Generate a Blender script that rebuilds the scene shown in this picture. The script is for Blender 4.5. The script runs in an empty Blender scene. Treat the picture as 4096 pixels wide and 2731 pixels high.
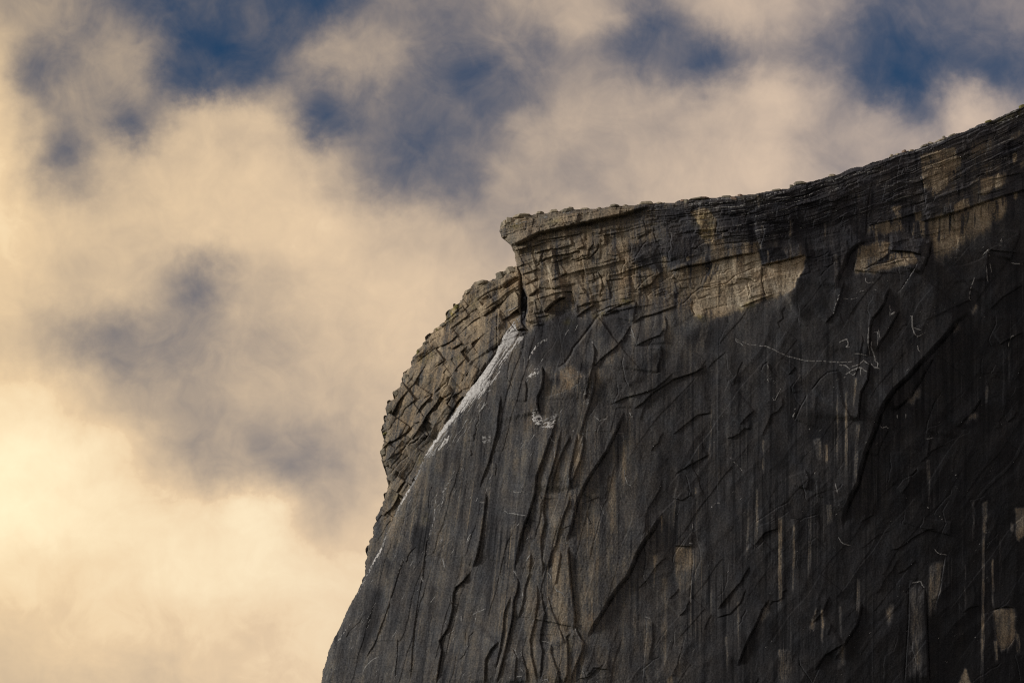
import bpy, math, random
import numpy as np
from mathutils import Vector

# ------------------------------------------------------------------ set-up
STEP = 2.0                      # spacing of the surveyed grid, in units of 1/4096 of the view width
DIST = 3300.0                   # metres from the valley viewpoint to the wall
PITCH = math.radians(20.0)
FOC, SENS = 200.0, 36.0
CAM = np.array([0.0, 0.0, 1.7])
CP, SP = math.cos(PITCH), math.sin(PITCH)
KPX = SENS / FOC / 4096.0
UNIT = DIST / CP * KPX          # metres per survey unit at the wall (about 0.15 m)

scene = bpy.context.scene
C = scene.collection
rng = np.random.default_rng(7)


def world_pos(px, py, h):
    """survey coordinates (across, down, out of the wall) -> world metres"""
    cx = (np.asarray(px, float) - 2048.0) * KPX
    cy = -(np.asarray(py, float) - 1365.5) * KPX
    dy = CP - cy * SP
    dz = SP + cy * CP
    t = (DIST - np.asarray(h, float) * UNIT) / dy
    return np.stack([CAM[0] + cx * t, CAM[1] + dy * t, CAM[2] + dz * t], -1)


# ------------------------------------------------------------------ noise
_perm = np.random.default_rng(3).permutation(256).astype(np.int32)
_perm = np.concatenate([_perm, _perm, _perm])
_ang = np.random.default_rng(4).random(256) * 2 * np.pi
_gx, _gy = np.cos(_ang).astype(np.float32), np.sin(_ang).astype(np.float32)
_rnd = np.random.default_rng(5).random(65536).astype(np.float32)


def perlin(x, y, seed=0):
    x = np.asarray(x, np.float32) + np.float32(seed * 17.31)
    y = np.asarray(y, np.float32) + np.float32(seed * 9.77)
    xi = np.floor(x).astype(np.int32); yi = np.floor(y).astype(np.int32)
    xf = x - xi; yf = y - yi
    xi &= 255; yi &= 255
    u = xf * xf * xf * (xf * (xf * 6 - 15) + 10)
    v = yf * yf * yf * (yf * (yf * 6 - 15) + 10)
    a = _perm[xi] + yi; b = _perm[xi + 1] + yi

    def g(h, dx, dy):
        k = _perm[h & 511]
        return _gx[k] * dx + _gy[k] * dy
    n = (g(a, xf, yf) * (1 - u) + g(b, xf - 1, yf) * u) * (1 - v) \
        + (g(a + 1, xf, yf - 1) * (1 - u) + g(b + 1, xf - 1, yf - 1) * u) * v
    return n * 1.5


def fbm(x, y, octv=4, seed=0, gain=0.5):
    s = 0.0; a = 1.0; t = 0.0
    for i in range(octv):
        s = s + a * perlin(x * 2.03 ** i, y * 2.03 ** i, seed + i * 3)
        t += a; a *= gain
    return s / t


def ridged(x, y, octv=3, seed=0):
    s = 0.0; a = 1.0; t = 0.0
    for i in range(octv):
        s = s + a * (1 - 2 * np.abs(perlin(x * 2.1 ** i, y * 2.1 ** i, seed + i * 5)))
        t += a; a *= 0.5
    return s / t


def hash1(i, j, seed=0):
    k = (i.astype(np.int64) * 73856093) ^ (j.astype(np.int64) * 19349663) ^ (seed * 83492791)
    return _rnd[(k ^ (k >> 13)) & 65535]


def sstep(a, b, x):
    t = np.clip((x - a) / (b - a), 0, 1)
    return t * t * (3 - 2 * t)


def masonry(u, x, t, L, seed, groove=0.5, gw=1.2, tiltu=0.0, tiltx=0.0):
    """courses of jointed blocks: random out-stand per block, open joints between"""
    r = u / t
    r = r + 0.35 * np.sin(r * 1.9 + seed) + 0.2 * np.sin(r * 4.3 + seed * 2)
    li = np.floor(r); lf = r - li
    off = hash1(li, li * 0 + 3, seed)
    lw = 0.55 + 0.9 * hash1(li, li * 0 + 11, seed)
    q = x / (L * lw) + off * 7
    q = q + 0.3 * np.sin(q * 2.3 + li * 1.7)
    bi = np.floor(q); bf = q - bi
    a = hash1(li, bi, seed + 1) - 0.5
    tu = (hash1(li, bi, seed + 2) - 0.5) * tiltu
    tx = (hash1(li, bi, seed + 3) - 0.5) * tiltx
    h = a + tu * (lf - 0.5) + tx * (bf - 0.5)
    du = np.minimum(lf, 1 - lf) * t
    dx = np.minimum(bf, 1 - bf) * L * lw
    op = 0.25 + 0.75 * hash1(li, bi, seed + 4)
    opv = np.where(hash1(li, bi, seed + 5) > 0.45, 1.0, 0.15)
    g = np.maximum(np.exp(-(du / gw) ** 2) * op, np.exp(-(dx / gw) ** 2) * opv * 0.8)
    return h - groove * g


# ------------------------------------------------------------------ polylines
def P(s):
    v = [float(t) for t in s.replace(';', ' ').replace(',', ' ').split()]
    return np.array(v).reshape(-1, 2)


SKY_LEFT = P("""1262,2800 1282,2731 1290,2692 1289,2682 1300,2656 1315,2598 1330,2563 1352,2518 1362,2504 1380,2458
1399,2418 1424,2373 1447,2329""")
SKY_SHOULDER = P("""1447,2329 1462,2279 1463,2255 1459,2249 1469,2199 1469,2184 1482,2139 1494,2104 1497,2092 1509,2055
1529,2005 1544,1970 1551,1953 1560,1926 1548,1916 1546,1902 1540,1896 1541,1868 1543,1851 1528,1845 1533,1821 1516,1805
1517,1794 1534,1778 1530,1766 1533,1756 1540,1749 1538,1727 1522,1725 1534,1712 1533,1698 1541,1685 1534,1678 1543,1663
1550,1654 1550,1644 1540,1637 1546,1617 1570,1593 1584,1586 1572,1571 1584,1550 1597,1545 1599,1532 1610,1517 1610,1497
1623,1488 1634,1471 1642,1463 1640,1446 1649,1439 1656,1410 1664,1395 1685,1378 1686,1369 1705,1361 1703,1354
1719,1337 1734,1316 1752,1306 1777,1288 1777,1276 1792,1245 1811,1228 1816,1220 1830,1207 1850,1203 1853,1185
1853,1167 1872,1153 1885,1136 1909,1121 1943,1123 1970,1119 1981,1116 2000,1106 2028,1090 2035,1080 2049,1066 2064,1062""")
VISOR_LEFT = P("""2110,1320 2100,1308 2088,1290 2086,1240 2088,1180 2086,1137 2085,1100 2077,1083 2070,1071 2067,1062 2062,1042
2058,1015 2050,998 2041,982 2026,964 2017,957 2007,952 1997,925 1999,919 2002,908 2004,897 2011,889""")
RIM = P("""2011,889 2016,885 2026,882 2028,872 2043,868 2070,866 2118,862 2143,855 2184,853 2204,847 2235,845 2271,842
2295,838 2330,836 2363,835 2393,834 2441,826 2482,822 2536,821 2560,815 2628,812 2700,809 2750,801 2804,793
2831,792 2893,787 2947,784 3025,774 3056,767 3090,761 3127,756 3158,751 3165,745 3178,739 3233,728 3246,725 3280,716
3311,706 3341,701 3384,682 3418,670 3449,665 3486,650 3534,636 3561,628 3585,616 3614,606 3650,601 3687,588
3718,575 3748,566 3782,552 3825,535 3867,521 3922,496 3966,483 4010,462 4054,442 4088,428 4096,423 4260,345""")
FRONT_LEFT = P("""1447,2329 1469,2289 1489,2244 1519,2189 1544,2134 1569,2080 1599,2005 1618,1981 1652,1933 1672,1889 1696,1834
1723,1787 1760,1729 1805,1668 1842,1613 1873,1562 1899,1533 1943,1473 1981,1418 1994,1384 2010,1345 2060,1325 2110,1320""")

XS = np.arange(1236, 4262, STEP)
YS = np.arange(376, 2796, STEP)
GX, GY = np.meshgrid(XS, YS)
GX = GX.astype(np.float32); GY = GY.astype(np.float32)
NY, NX = GX.shape
# the same coordinates, disturbed a little, so traced lines break like rock
JX = GX + 2.0 * fbm(GX / 40, GY / 40, 4, 11, 0.6) + 1.0 * perlin(GX / 6, GY / 6, 12)
JY = GY + 2.0 * fbm(GX / 40, GY / 40, 4, 21, 0.6) + 1.0 * perlin(GX / 6, GY / 6, 22)


def sub(x0, y0, x1, y1):
    a = max(0, int((x0 - XS[0]) / STEP)); b = min(NX, int((x1 - XS[0]) / STEP) + 2)
    c = max(0, int((y0 - YS[0]) / STEP)); d = min(NY, int((y1 - YS[0]) / STEP) + 2)
    return (slice(c, max(d, c)), slice(a, max(a, b)))


def box(p, m):
    return sub(p[:, 0].min() - m, p[:, 1].min() - m, p[:, 0].max() + m, p[:, 1].max() + m)


def inside(poly, X, Y):
    r = np.zeros(X.shape, bool)
    n = len(poly)
    for i in range(n):
        x0, y0 = poly[i]; x1, y1 = poly[(i + 1) % n]
        if y0 == y1:
            continue
        c = ((y0 > Y) != (y1 > Y))
        r ^= c & (X < (x1 - x0) * (Y - y0) / (y1 - y0) + x0)
    return r


def pdist(poly, X, Y):
    """distance to a polyline, side (+ = below a path going right, left of a path going down), position 0..1 along"""
    best = np.full(X.shape, 1e9, np.float32); side = np.zeros(X.shape, np.float32); par = np.zeros(X.shape, np.float32)
    seg = np.hypot(*(poly[1:] - poly[:-1]).T); tot = seg.sum(); acc = 0.0
    for i in range(len(poly) - 1):
        x0, y0 = poly[i]; dx, dy = poly[i + 1] - poly[i]
        L2 = dx * dx + dy * dy + 1e-9
        t = np.clip(((X - x0) * dx + (Y - y0) * dy) / L2, 0, 1)
        ex = X - x0 - t * dx; ey = Y - y0 - t * dy
        d = np.sqrt(ex * ex + ey * ey)
        m = d < best
        best = np.where(m, d, best)
        side = np.where(m, np.sign(dx * (Y - y0) - dy * (X - x0)), side)
        par = np.where(m, (acc + t * seg[i]) / tot, par)
        acc += seg[i]
    return best, side, par


def blur(a, r):
    r = int(max(1, round(r / STEP)))
    for ax in (0, 1):
        for _ in range(2):
            p = np.concatenate([np.repeat(np.take(a, [0], ax), r + 1, ax), a, np.repeat(np.take(a, [-1], ax), r, ax)], ax)
            c = np.cumsum(p, ax, dtype=np.float64)
            n = a.shape[ax]
            a = ((np.take(c, np.arange(2 * r + 1, 2 * r + 1 + n), ax) - np.take(c, np.arange(0, n), ax)) / (2 * r + 1)).astype(np.float32)
    return a


# ------------------------------------------------------------------ outline masks
FRONT_POLY = np.concatenate([SKY_LEFT, FRONT_LEFT[1:], VISOR_LEFT[1:], RIM[1:], P("4264,2800 1262,2800")])
EDGE_UNDER = FRONT_LEFT[::-1] + np.array([70.0, 40.0])
SHOULDER_POLY = np.concatenate([SKY_SHOULDER, P("2150,1062 2160,1330"), EDGE_UNDER[1:], P("1500,2420 1458,2348")])
oj = perlin(GX / 13, GY / 13, 41)
OX = GX + 2.2 * np.sign(oj) * np.abs(oj) ** 0.5 + 1.2 * perlin(GX / 5, GY / 5, 43)
OY = GY + 1.6 * perlin(GX / 11, GY / 11, 42) + 1.0 * perlin(GX / 5, GY / 5, 44)
rn = np.interp(GX, RIM[:, 0], RIM[:, 1])
rw = (np.abs(GY - rn) < 40) & (GX > 2060)
rk = np.clip(2.2 * fbm(GX / 190, GX * 0, 3, 46) + 0.45, 0.05, 1.5)
OY += rk * np.where(rw, 7 * (hash1(np.floor(GX / 31 + 0.6 * perlin(GX / 50, GX * 0, 45)), GX * 0, 3) - 0.5) + 5 * (hash1(np.floor(GX / 11), GX * 0, 5) - 0.5), 0)
M_FRONT = inside(FRONT_POLY, OX, OY)
ss = box(SHOULDER_POLY, 12)
M_SHOULDER = np.zeros_like(M_FRONT)
oq = hash1(np.floor((GX[ss] * 0.8 - GY[ss] * 0.6) / 17), np.floor((GX[ss] * 0.6 + GY[ss] * 0.8) / 13), 9) - 0.5
M_SHOULDER[ss] = inside(SHOULDER_POLY, OX[ss] + 17 * oq, OY[ss] + 9 * oq)

M_SHOULDER = blur(M_SHOULDER.astype(np.float32), 5) > 0.5
M_FRONT = blur(M_FRONT.astype(np.float32), 3) > 0.5

# ------------------------------------------------------------------ large form of the wall
rimy = np.interp(XS, RIM[:, 0], RIM[:, 1]).astype(np.float32)[None, :]
V = GY - rimy                                            # depth below the summit rim
LOW = P("""1900,1330 2110,1318 2190,1275 2330,1240 2440,1245 2560,1200 2680,1225 2870,1255 2960,1232 3010,1205 3110,1165 3180,1130
3260,1080 3400,1090 3560,1080 3680,1050 3800,1000 3920,900 4096,830 4260,760""")
lowy = np.interp(XS, LOW[:, 0], LOW[:, 1]).astype(np.float32)[None, :]

B = np.where(GX < 2500, -((GX - 2500) / 1600) ** 2 * 330, -((GX - 2500) / 1600) ** 2 * 330).astype(np.float32)
B += 0.10 * (GY - 1300)
B += 0.42 * np.clip(GY - 1250, 0, 260) * sstep(2900, 2000, GX)
# the overhanging brow: stands out at the rim, drops back towards its foot
ov = sstep(0, 1, np.clip((lowy - GY) / np.maximum(lowy - rimy, 60), 0, 1))
B += 45 * ov * sstep(4200, 2300, GX) + 25 * ov
H = B.copy()

# rounding at free edges
s = box(np.concatenate([FRONT_LEFT, SKY_LEFT]), 100)
d, _, _ = pdist(np.concatenate([SKY_LEFT, FRONT_LEFT[1:]]), GX[s], GY[s])
R = 32.0
H[s] -= sstep(1330, 1480, GY[s]) * np.where(d < R, R - np.sqrt(np.maximum(R * R - (R - np.minimum(d, R)) ** 2, 0)), 0) * 0.8
s = box(VISOR_LEFT, 70)
d, _, _ = pdist(VISOR_LEFT, GX[s], GY[s])
R = 26.0
H[s] -= np.where(d < R, R - np.sqrt(np.maximum(R * R - (R - np.minimum(d, R)) ** 2, 0)), 0) * 0.8
R = 16.0
vv = np.clip(V, 0, R)
H -= np.where(V < R, R - np.sqrt(np.maximum(R * R - (R - vv) ** 2, 0)), 0) * 1.6

# undulation, diagonal sheets, vertical flutes, rough grain
face_w = sstep(-30, 60, GY - lowy)                       # 1 on the lower wall, 0 on the brow
H += 13 * fbm(GX / 330, GY / 330, 3, 51)
ca, sa = math.cos(math.radians(52)), math.sin(math.radians(52))
DA = GX * ca - GY * sa; DB = GX * sa + GY * ca           # along / across the diagonal sheets ( / )
wr = 40 * fbm(GX / 260, GY / 260, 2, 61)
right_w = sstep(2300, 2800, GX)
H += face_w * (1.2 + 1.6 * right_w) * ridged((DB + wr) / 95, DA / 420, 1, 62)
H += face_w * right_w * 0.4 * ridged((DB + wr) / 28, DA / 110, 1, 64)
H += face_w * 1.0 * fbm((GX + 0.28 * GY + 0.5 * wr) / 34, GY / 420, 3, 66)
H += (1.5 - 0.8 * right_w * face_w) * fbm(GX / 26, GY / 30, 4, 68) + (1.0 - 0.45 * right_w * face_w) * fbm(GX / 8, GY / 8, 2, 69)

# flat-faced plates between the sheets
left_w = 1 - sstep(2350, 2750, GX)
H += face_w * right_w * 3.0 * masonry(DB + 0.6 * wr, DA, 120, 380, 41, 0.06, 1.6, 0.7, 0.5)
vw = 14 * fbm(GX / 70, GY / 200, 3, 79)
H += face_w * left_w * 3.6 * masonry(GX + 0.28 * GY + vw, GY, 62, 420, 47, 0.10, 1.6, 1.3, 0.5)
H += face_w * left_w * 1.0 * masonry(GX + 0.30 * GY + vw, GY + 40, 19, 130, 49, 0.14, 1.2, 1.2, 0.5)

# ------------------------------------------------------------------ bedding and blocks of the brow
wrp = 6 * fbm(GX / 120, GY / 60, 3, 81)
strat_w = (1 - sstep(30, 130, V - 120 * sstep(2550, 2900, GX) - 70 * sstep(3300, 3900, GX))) * (1 - face_w)
u = V * 1.0 + wrp + 0.04 * (GX - 2000) + 9 * fbm(GX / 300, GY / 160, 2, 85)
bed_w = strat_w * np.clip(0.75 + 1.5 * fbm(GX / 130, V / 45, 3, 86), 0.12, 1.5)
H += bed_w * 9.0 * masonry(u, GX + 0.3 * GY, 17, 58, 5, 0.45, 1.3, 0.8, 0.3)
H += strat_w * 7.0 * masonry(u + 20, GX + 0.2 * GY, 46, 130, 7, 0.35, 1.8, 1.2, 0.6)
H += bed_w * 4.0 * masonry(u + 3, GX, 7.5, 44, 9, 0.7, 1.1)
lay = u / 11.0; lay = lay + 0.5 * np.sin(lay * 1.3)
lid = np.floor(lay)
H += bed_w * 4.0 * (lay - lid - 0.5) * np.where(hash1(lid, np.floor(GX / 170 + hash1(lid, lid, 3) * 5), 17) > 0.4, 1, 0.2)
blk_w = (1 - face_w) * (1 - 0.75 * strat_w)
vis = sstep(2720, 2500, GX)
u2 = GY + 0.25 * GX + 14 * fbm(GX / 140, GY / 90, 3, 83)
H += blk_w * (3.5 + 10 * vis) * masonry(u2, GX - 0.25 * GY, 50, 150, 23, 0.10, 1.6, 1.5, 1.1)
H += blk_w * (2.2 + 2.8 * vis) * masonry(u2 + 9, GX - 0.2 * GY, 19, 74, 29, 0.20, 1.1, 1.1, 0.7)

# ------------------------------------------------------------------ traced cracks, corners and roofs
STEPS = []      # (points, out-stand of the + side (negative: of the - side), run of the riser, fade, joint depth)


def crack(pts, amp, w=4.0, fade=90.0, g=None):
    fade = min(fade * 2.0, 220) if amp < 30 else fade
    STEPS.append((P(pts), amp, w, fade, abs(amp) * 0.55 if g is None else g))


# long corners of the lower wall
crack("2239,1656 2219,1690 2209,1733 2196,1761 2170,1836 2145,1904 2138,1979 2114,2054 2082,2142 2065,2233 2058,2282", 13, 8, 70)
crack("2065,2300 2073,2326 2068,2363 2054,2404 2051,2465 2034,2540 2014,2625 2000,2676 1985,2740", 12, 6, 60)
crack("2252,1700 2235,1761 2221,1836 2197,1911 2177,1993 2173,2040 2180,2091 2163,2159 2167,2233 2172,2268 2167,2316", 9, 5, 50)
crack("2286,1737 2255,1795 2231,1850 2214,1904 2200,1972", 10, 7, 50)
crack("2310,1731 2299,1785 2282,1863 2277,1890 2279,1965", 10, 8, 40)
crack("2282,1979 2272,2016 2252,2067 2235,2122 2221,2183 2204,2210 2199,2240 2194,2282", 11, 6, 50)
crack("2372,1367 2379,1404 2375,1445 2365,1489 2353,1526 2345,1570 2340,1605", 11, 7, 40)
crack("2372,1472 2379,1506 2372,1567 2358,1615 2338,1676 2321,1733 2318,1765", 11, 8, 45)
crack("2335,1734 2332,1788 2320,1843 2296,1904 2280,1940", 10, 6, 40)
crack("2501,1639 2481,1683 2474,1700 2452,1748 2425,1805 2391,1853 2357,1904 2327,1959 2306,2010 2293,2074 2279,2125 2262,2175", 15, 10, 110)
crack("2279,2180 2272,2200 2277,2268 2282,2329 2292,2404 2299,2465 2296,2506 2289,2526", 13, 8, 60)
crack("2289,2526 2264,2547 2269,2574 2272,2642 2269,2693 2252,2740", 9, 6, 45)
crack("2299,2506 2316,2543 2335,2571 2326,2608 2306,2652 2286,2703 2279,2740", 11, 9, 60)
crack("2653,2043 2629,2081 2605,2125 2578,2159 2558,2193 2537,2233 2534,2248 2507,2305 2466,2353 2432,2404 2405,2452 2374,2499 2360,2526 2350,2552", 18, 13, 130)
crack("2650,1914 2639,1958 2612,2006 2592,2033 2582,2067 2583,2142", 6, 4, 50)
crack("2005,1572 1992,1671 1988,1722 1975,1773 1958,1841 1931,1909 1916,1958", 10, 6, 90)
crack("1945,1960 1942,2000 1937,2050 1922,2149 1912,2209 1890,2274", 13, 7, 90)
crack("1890,2274 1855,2321 1823,2348 1813,2373 1808,2448 1790,2513 1758,2563 1766,2598 1756,2657 1751,2697 1743,2740", 12, 6, 80)
crack("1997,2563 1962,2598 1942,2637 1937,2740", 12, 8, 60)
crack("2047,2378 2017,2448 2012,2523 1999,2600 1980,2680", 8, 5, 50)
crack("2168,1462 2173,1506 2165,1554 2148,1588 2148,1618 2158,1659", 16, 5, 50)
crack("2102,1520 2106,1560 2100,1610", 8, 5, 30)
crack("2420,1261 2393,1268 2372,1299 2345,1336 2318,1370 2297,1394 2287,1421 2263,1455 2229,1479", -13, 12, 60)
crack("2542,1203 2518,1207 2457,1231 2420,1254", 9, 6, 60)
crack("2545,1205 2538,1250 2530,1290", 9, 8, 60)
crack("2525,1299 2495,1350 2461,1390 2420,1421 2399,1442 2376,1465 2372,1480", 9, 4, 70)
crack("2831,1459 2780,1489 2739,1503 2695,1516 2661,1540 2610,1571 2576,1608 2530,1640", 11, 7, 120)
crack("2695,1489 2661,1523 2620,1554 2576,1571 2508,1588 2440,1618", 7, 4, 70)
crack("2658,1261 2668,1302 2658,1343 2661,1377", 7, 6, 50)
crack("2644,1380 2644,1431 2631,1465 2627,1496", 9, 7, 60)
crack("2712,1220 2651,1244 2610,1258 2566,1268 2525,1297", 9, 8, 50)
crack("2540,1385 2600,1355 2640,1340 2660,1310", -7, 4, 50)
crack("2190,2380 2204,2435 2224,2482 2241,2523 2262,2580", 6, 4, 40)
crack("2204,2571 2204,2608 2218,2652 2231,2683 2240,2740", 7, 4, 40)
crack("2125,2200 2118,2290 2100,2350 2090,2420 2070,2480", 8, 5, 40)
crack("2150,2330 2150,2400 2140,2480 2120,2560 2125,2620 2150,2731", 9, 5, 40)
crack("2165,2350 2170,2410 2180,2450 2165,2520 2160,2560 2170,2600 2160,2720", 8, 5, 35)
crack("2245,2200 2235,2270 2220,2340", 6, 5, 35)
crack("2085,2612 2092,2642 2105,2676 2108,2731", 8, 5, 40)
crack("2050,2591 2065,2625 2058,2731", 6, 5, 40)
crack("1564,2393 1529,2493 1499,2573 1459,2637", 5, 5, 40, 0.5)
crack("1721,2129 1706,2169 1690,2310 1672,2400 1655,2520 1640,2731", 4, 3, 60, 1)
crack("1616,2224 1594,2289 1580,2340 1560,2400", 4, 3, 40, 1)
crack("2760,2400 2740,2440 2715,2465", 6, 4, 50)
crack("2582,2468 2588,2520 2580,2600 2570,2731", -3, 3, 60, 1)
crack("2610,2480 2612,2560 2596,2640", 5, 5, 40)
# brow: lip and beds of the tip
crack("2620,818 2594,824 2495,858 2390,879 2240,913 2158,930 2090,964 2046,981 2020,985", 34, 26, 75, 10)
crack("2342,930 2257,947 2189,957 2138,967", 7, 4, 40)
crack("2267,1091 2240,1107 2206,1120", 11, 5, 45)
crack("2266,1186 2233,1195 2203,1219 2175,1249", 19, 7, 60)
crack("2152,1154 2135,1171 2114,1186", 14, 6, 50)
crack("2090,1150 2110,1190 2111,1222 2106,1260 2098,1290", -14, 7, 60)
crack("2152,1154 2153,1186 2172,1230 2178,1262", -7, 4, 50)
crack("2154,1105 2152,1154", -6, 4, 50)
crack("2655,1086 2624,1107 2607,1134 2573,1151 2539,1161", 10, 5, 60)
crack("2573,882 2584,923 2584,950", 2, 3, 40, 6)
crack("2393,970 2390,998 2363,1028 2342,1042", 4, 3, 40, 9)
crack("2372,962 2374,975 2355,1000 2350,1030 2298,1048", 4, 3, 40, 8)
crack("2390,1086 2407,1120 2410,1147 2400,1171 2400,1195", 4, 3, 40, 9)
crack("2278,1028 2240,1042 2206,1052", 7, 4, 40)
crack("2339,987 2305,998", 7, 4, 40)
crack("2152,1076 2121,1086 2087,1100", 9, 4, 40)
crack("2152,1110 2121,1130 2096,1141", 8, 4, 40)
crack("2150,1045 2200,1030 2220,1018", -6, 4, 40)
crack("2060,1005 2100,990 2130,978", -6, 4, 35)
crack("2070,1070 2098,1055", -6, 4, 30)
crack("2379,1217 2352,1234 2331,1248 2307,1268", 12, 7, 50)
crack("2376,1205 2340,1215 2320,1225", 6, 4, 40)
crack("2342,930 2342,955 2350,965", 4, 3, 30, 5)
crack("2522,1020 2525,1055 2540,1052 2540,1120 2538,1150", -4, 4, 50, 2)
# roofs over the pale panel
crack("3225,1018 3144,1040 3042,1061", 14, 6, 70)
crack("3035,1010 2957,1020 2889,1033 2818,1054 2736,1067 2668,1088", 13, 6, 70)
crack("3049,1064 3046,1125 3056,1176 3066,1186", 2, 3, 40, 9)
crack("3039,1064 2991,1084 2940,1105 2906,1135 2838,1149 2804,1152 2770,1176 2750,1200 2712,1233", -4, 3, 50, 5)
crack("2940,1118 2964,1113 3001,1115 3029,1132", -6, 5, 50)
crack("3097,1178 3069,1186 3025,1203 2957,1230", 6, 4, 50)
crack("3233,1030 3212,1078 3185,1115 3178,1152 3130,1180", -9, 9, 60, 0)
crack("2865,884 2858,935", 4, 3, 30, 12)
crack("2770,1200 2765,1235 2780,1260", 3, 3, 40, 5)
crack("2850,1050 2835,1090 2812,1120 2806,1145", -4, 8, 40, 1)
crack("2740,850 2760,848 2800,862 2830,865", 5, 4, 30)
crack("2780,930 2810,934", -6, 4, 30)
crack("2790,985 2780,995 2766,990", 6, 4, 30)
# eastern half of the brow
crack("4260,700 4096,760 4010,784 3925,812 3840,842 3765,866 3670,890", 15, 7, 80)
crack("3690,845 3602,873 3466,903", 9, 6, 60)
crack("3493,716 3476,767 3466,852 3463,910 3460,950", 4, 4, 60, 6)
crack("4027,754 3942,777 3900,776", 6, 4, 50)
crack("4096,690 4027,705 3960,720", 6, 5, 50)
crack("3466,958 3418,988 3388,1019 3378,1053 3347,1118 3340,1160", 14, 18, 70)
crack("3425,1029 3420,1060 3418,1084", -9, 8, 50)
crack("3687,1019 3657,1009 3602,1003 3555,1002", 12, 5, 50)
crack("3555,1002 3552,1020 3510,1046 3459,1078", 5, 4, 40)
crack("3677,1036 3640,1033 3585,1039 3558,1050 3486,1063 3452,1084", -8, 5, 50)
crack("3721,955 3711,1022 3694,1060 3677,1100", 15, 12, 60)
crack("3674,1046 3646,1097 3609,1152 3588,1176", -6, 4, 60)
crack("3378,1121 3361,1182 3347,1223 3337,1254 3299,1295", 9, 5, 70)
crack("3561,1145 3543,1182 3537,1213 3514,1244 3490,1274 3480,1308 3476,1369 3466,1433", 13, 7, 90)
crack("3602,1237 3588,1257 3568,1295 3541,1342 3520,1369 3503,1410", 11, 7, 70)
crack("3881,1227 3857,1261 3823,1288 3789,1332 3748,1376 3704,1424 3670,1458 3623,1512 3575,1556 3541,1604 3514,1659 3493,1727 3466,1791 3446,1859 3429,1933 3402,1985 3381,2032 3365,2112", 22, 14, 150)
crack("3735,1417 3714,1458 3680,1519 3636,1590 3595,1624 3565,1648", 15, 9, 60)
crack("3480,1444 3469,1519 3442,1570 3435,1638 3432,1689", 13, 6, 60)
crack("3925,1594 3891,1648 3854,1682 3830,1713", 11, 7, 70)
crack("3772,1563 3742,1604 3725,1648 3711,1689 3704,1740", -8, 5, 60)
crack("3554,1716 3520,1781 3507,1829", 8, 5, 50)
crack("4078,914 4075,951 4051,1002 4041,1046", 9, 5, 60)
crack("3888,1150 3881,1158 3878,1192 3883,1203", 8, 5, 60)
crack("3932,1010 3955,998 3946,1070 3951,1125", 10, 5, 40)
crack("3231,1579 3197,1640 3180,1685", -8, 5, 60)
crack("3363,1484 3312,1491 3278,1521 3244,1566", -10, 5, 90)
crack("3220,1875 3237,1916 3225,1960", 7, 5, 50)
crack("3078,2393 3048,2438 3028,2488 2989,2563 2969,2613 2949,2667", 12, 8, 70)
crack("2772,2190 2772,2259 2760,2400", -5, 4, 40)
crack("2770,2186 2700,2180", 6, 4, 40)
crack("3783,2218 3773,2271 3762,2361 3736,2430 3720,2467", -6, 5, 40)
crack("3699,2350 3704,2456 3707,2536 3715,2740", 13, 8, 45)
crack("3640,2318 3635,2483 3619,2740", -6, 6, 45)
crack("3640,2318 3665,2326 3699,2350", 4, 4, 30)
crack("3450,2409 3428,2499 3386,2562 3354,2615 3340,2640", 12, 9, 80)
crack("3974,2435 3977,2509 3990,2557 4001,2597 4032,2589 4064,2546", 6, 4, 40)
crack("4059,2430 4020,2425 3974,2435", 6, 5, 50)
crack("2840,1815 2810,1832 2760,1860 2700,1895", 6, 5, 70)
crack("2850,1650 2790,1660 2740,1700 2690,1740", 5, 4, 70)
crack("2960,1700 2990,1665 3020,1640", -5, 4, 60)
crack("2770,1975 2730,2000 2690,1990", 5, 4, 50)
crack("3500,2000 3490,2060 3440,2090", 6, 4, 60)
crack("3120,2110 3060,2130 3020,2180", 6, 4, 60)
crack("3000,2170 3028,2190 3060,2160", 5, 4, 40)
crack("3000,2260 2960,2330 2900,2400 2870,2440", 7, 5, 70)
crack("3320,2380 3290,2450 3250,2490", 7, 5, 60)
crack("3380,2570 3300,2620 3260,2680", 8, 6, 60)
crack("3850,2450 3880,2430 3920,2420", -5, 4, 40)
crack("4090,1330 4030,1360 4000,1380", 6, 5, 60)
crack("4090,1140 4010,1190 3960,1240", 7, 5, 70)


def apply_step(Hf, poly, amp, w, fade, g):
    m = fade * 2.2 + 10
    s = box(poly, m)
    d, sd, par = pdist(poly, JX[s], JY[s])
    sg = d * sd * (1 if amp > 0 else -1)
    taper = sstep(0, 0.12, par) * sstep(0, 0.12, 1 - par)
    big = max(0.0, abs(amp) - 11.0) if amp < 30 else 0.0
    a = abs(amp) * 1.05 + 1.1 * big; w = w * 0.62 + 0.5 * big; g = g + 0.5 * big
    up = sstep(-w * 0.5, w * 0.5, sg) * np.exp(-np.maximum(sg, 0) / fade) * (0.9 + 0.35 * perlin(JX[s] / 260, JY[s] / 260, 78))
    gr = np.exp(-((sg + 0.6 * w) / (1.5 + 0.2 * w)) ** 2) * (0.6 + 0.7 * np.clip(perlin(JX[s] / 40, JY[s] / 40, 77) + 0.4, 0, 1))
    Hf[s] += (a * up - g * gr) * taper


# many short fractures between the long ones
rc = random.Random(21)


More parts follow.
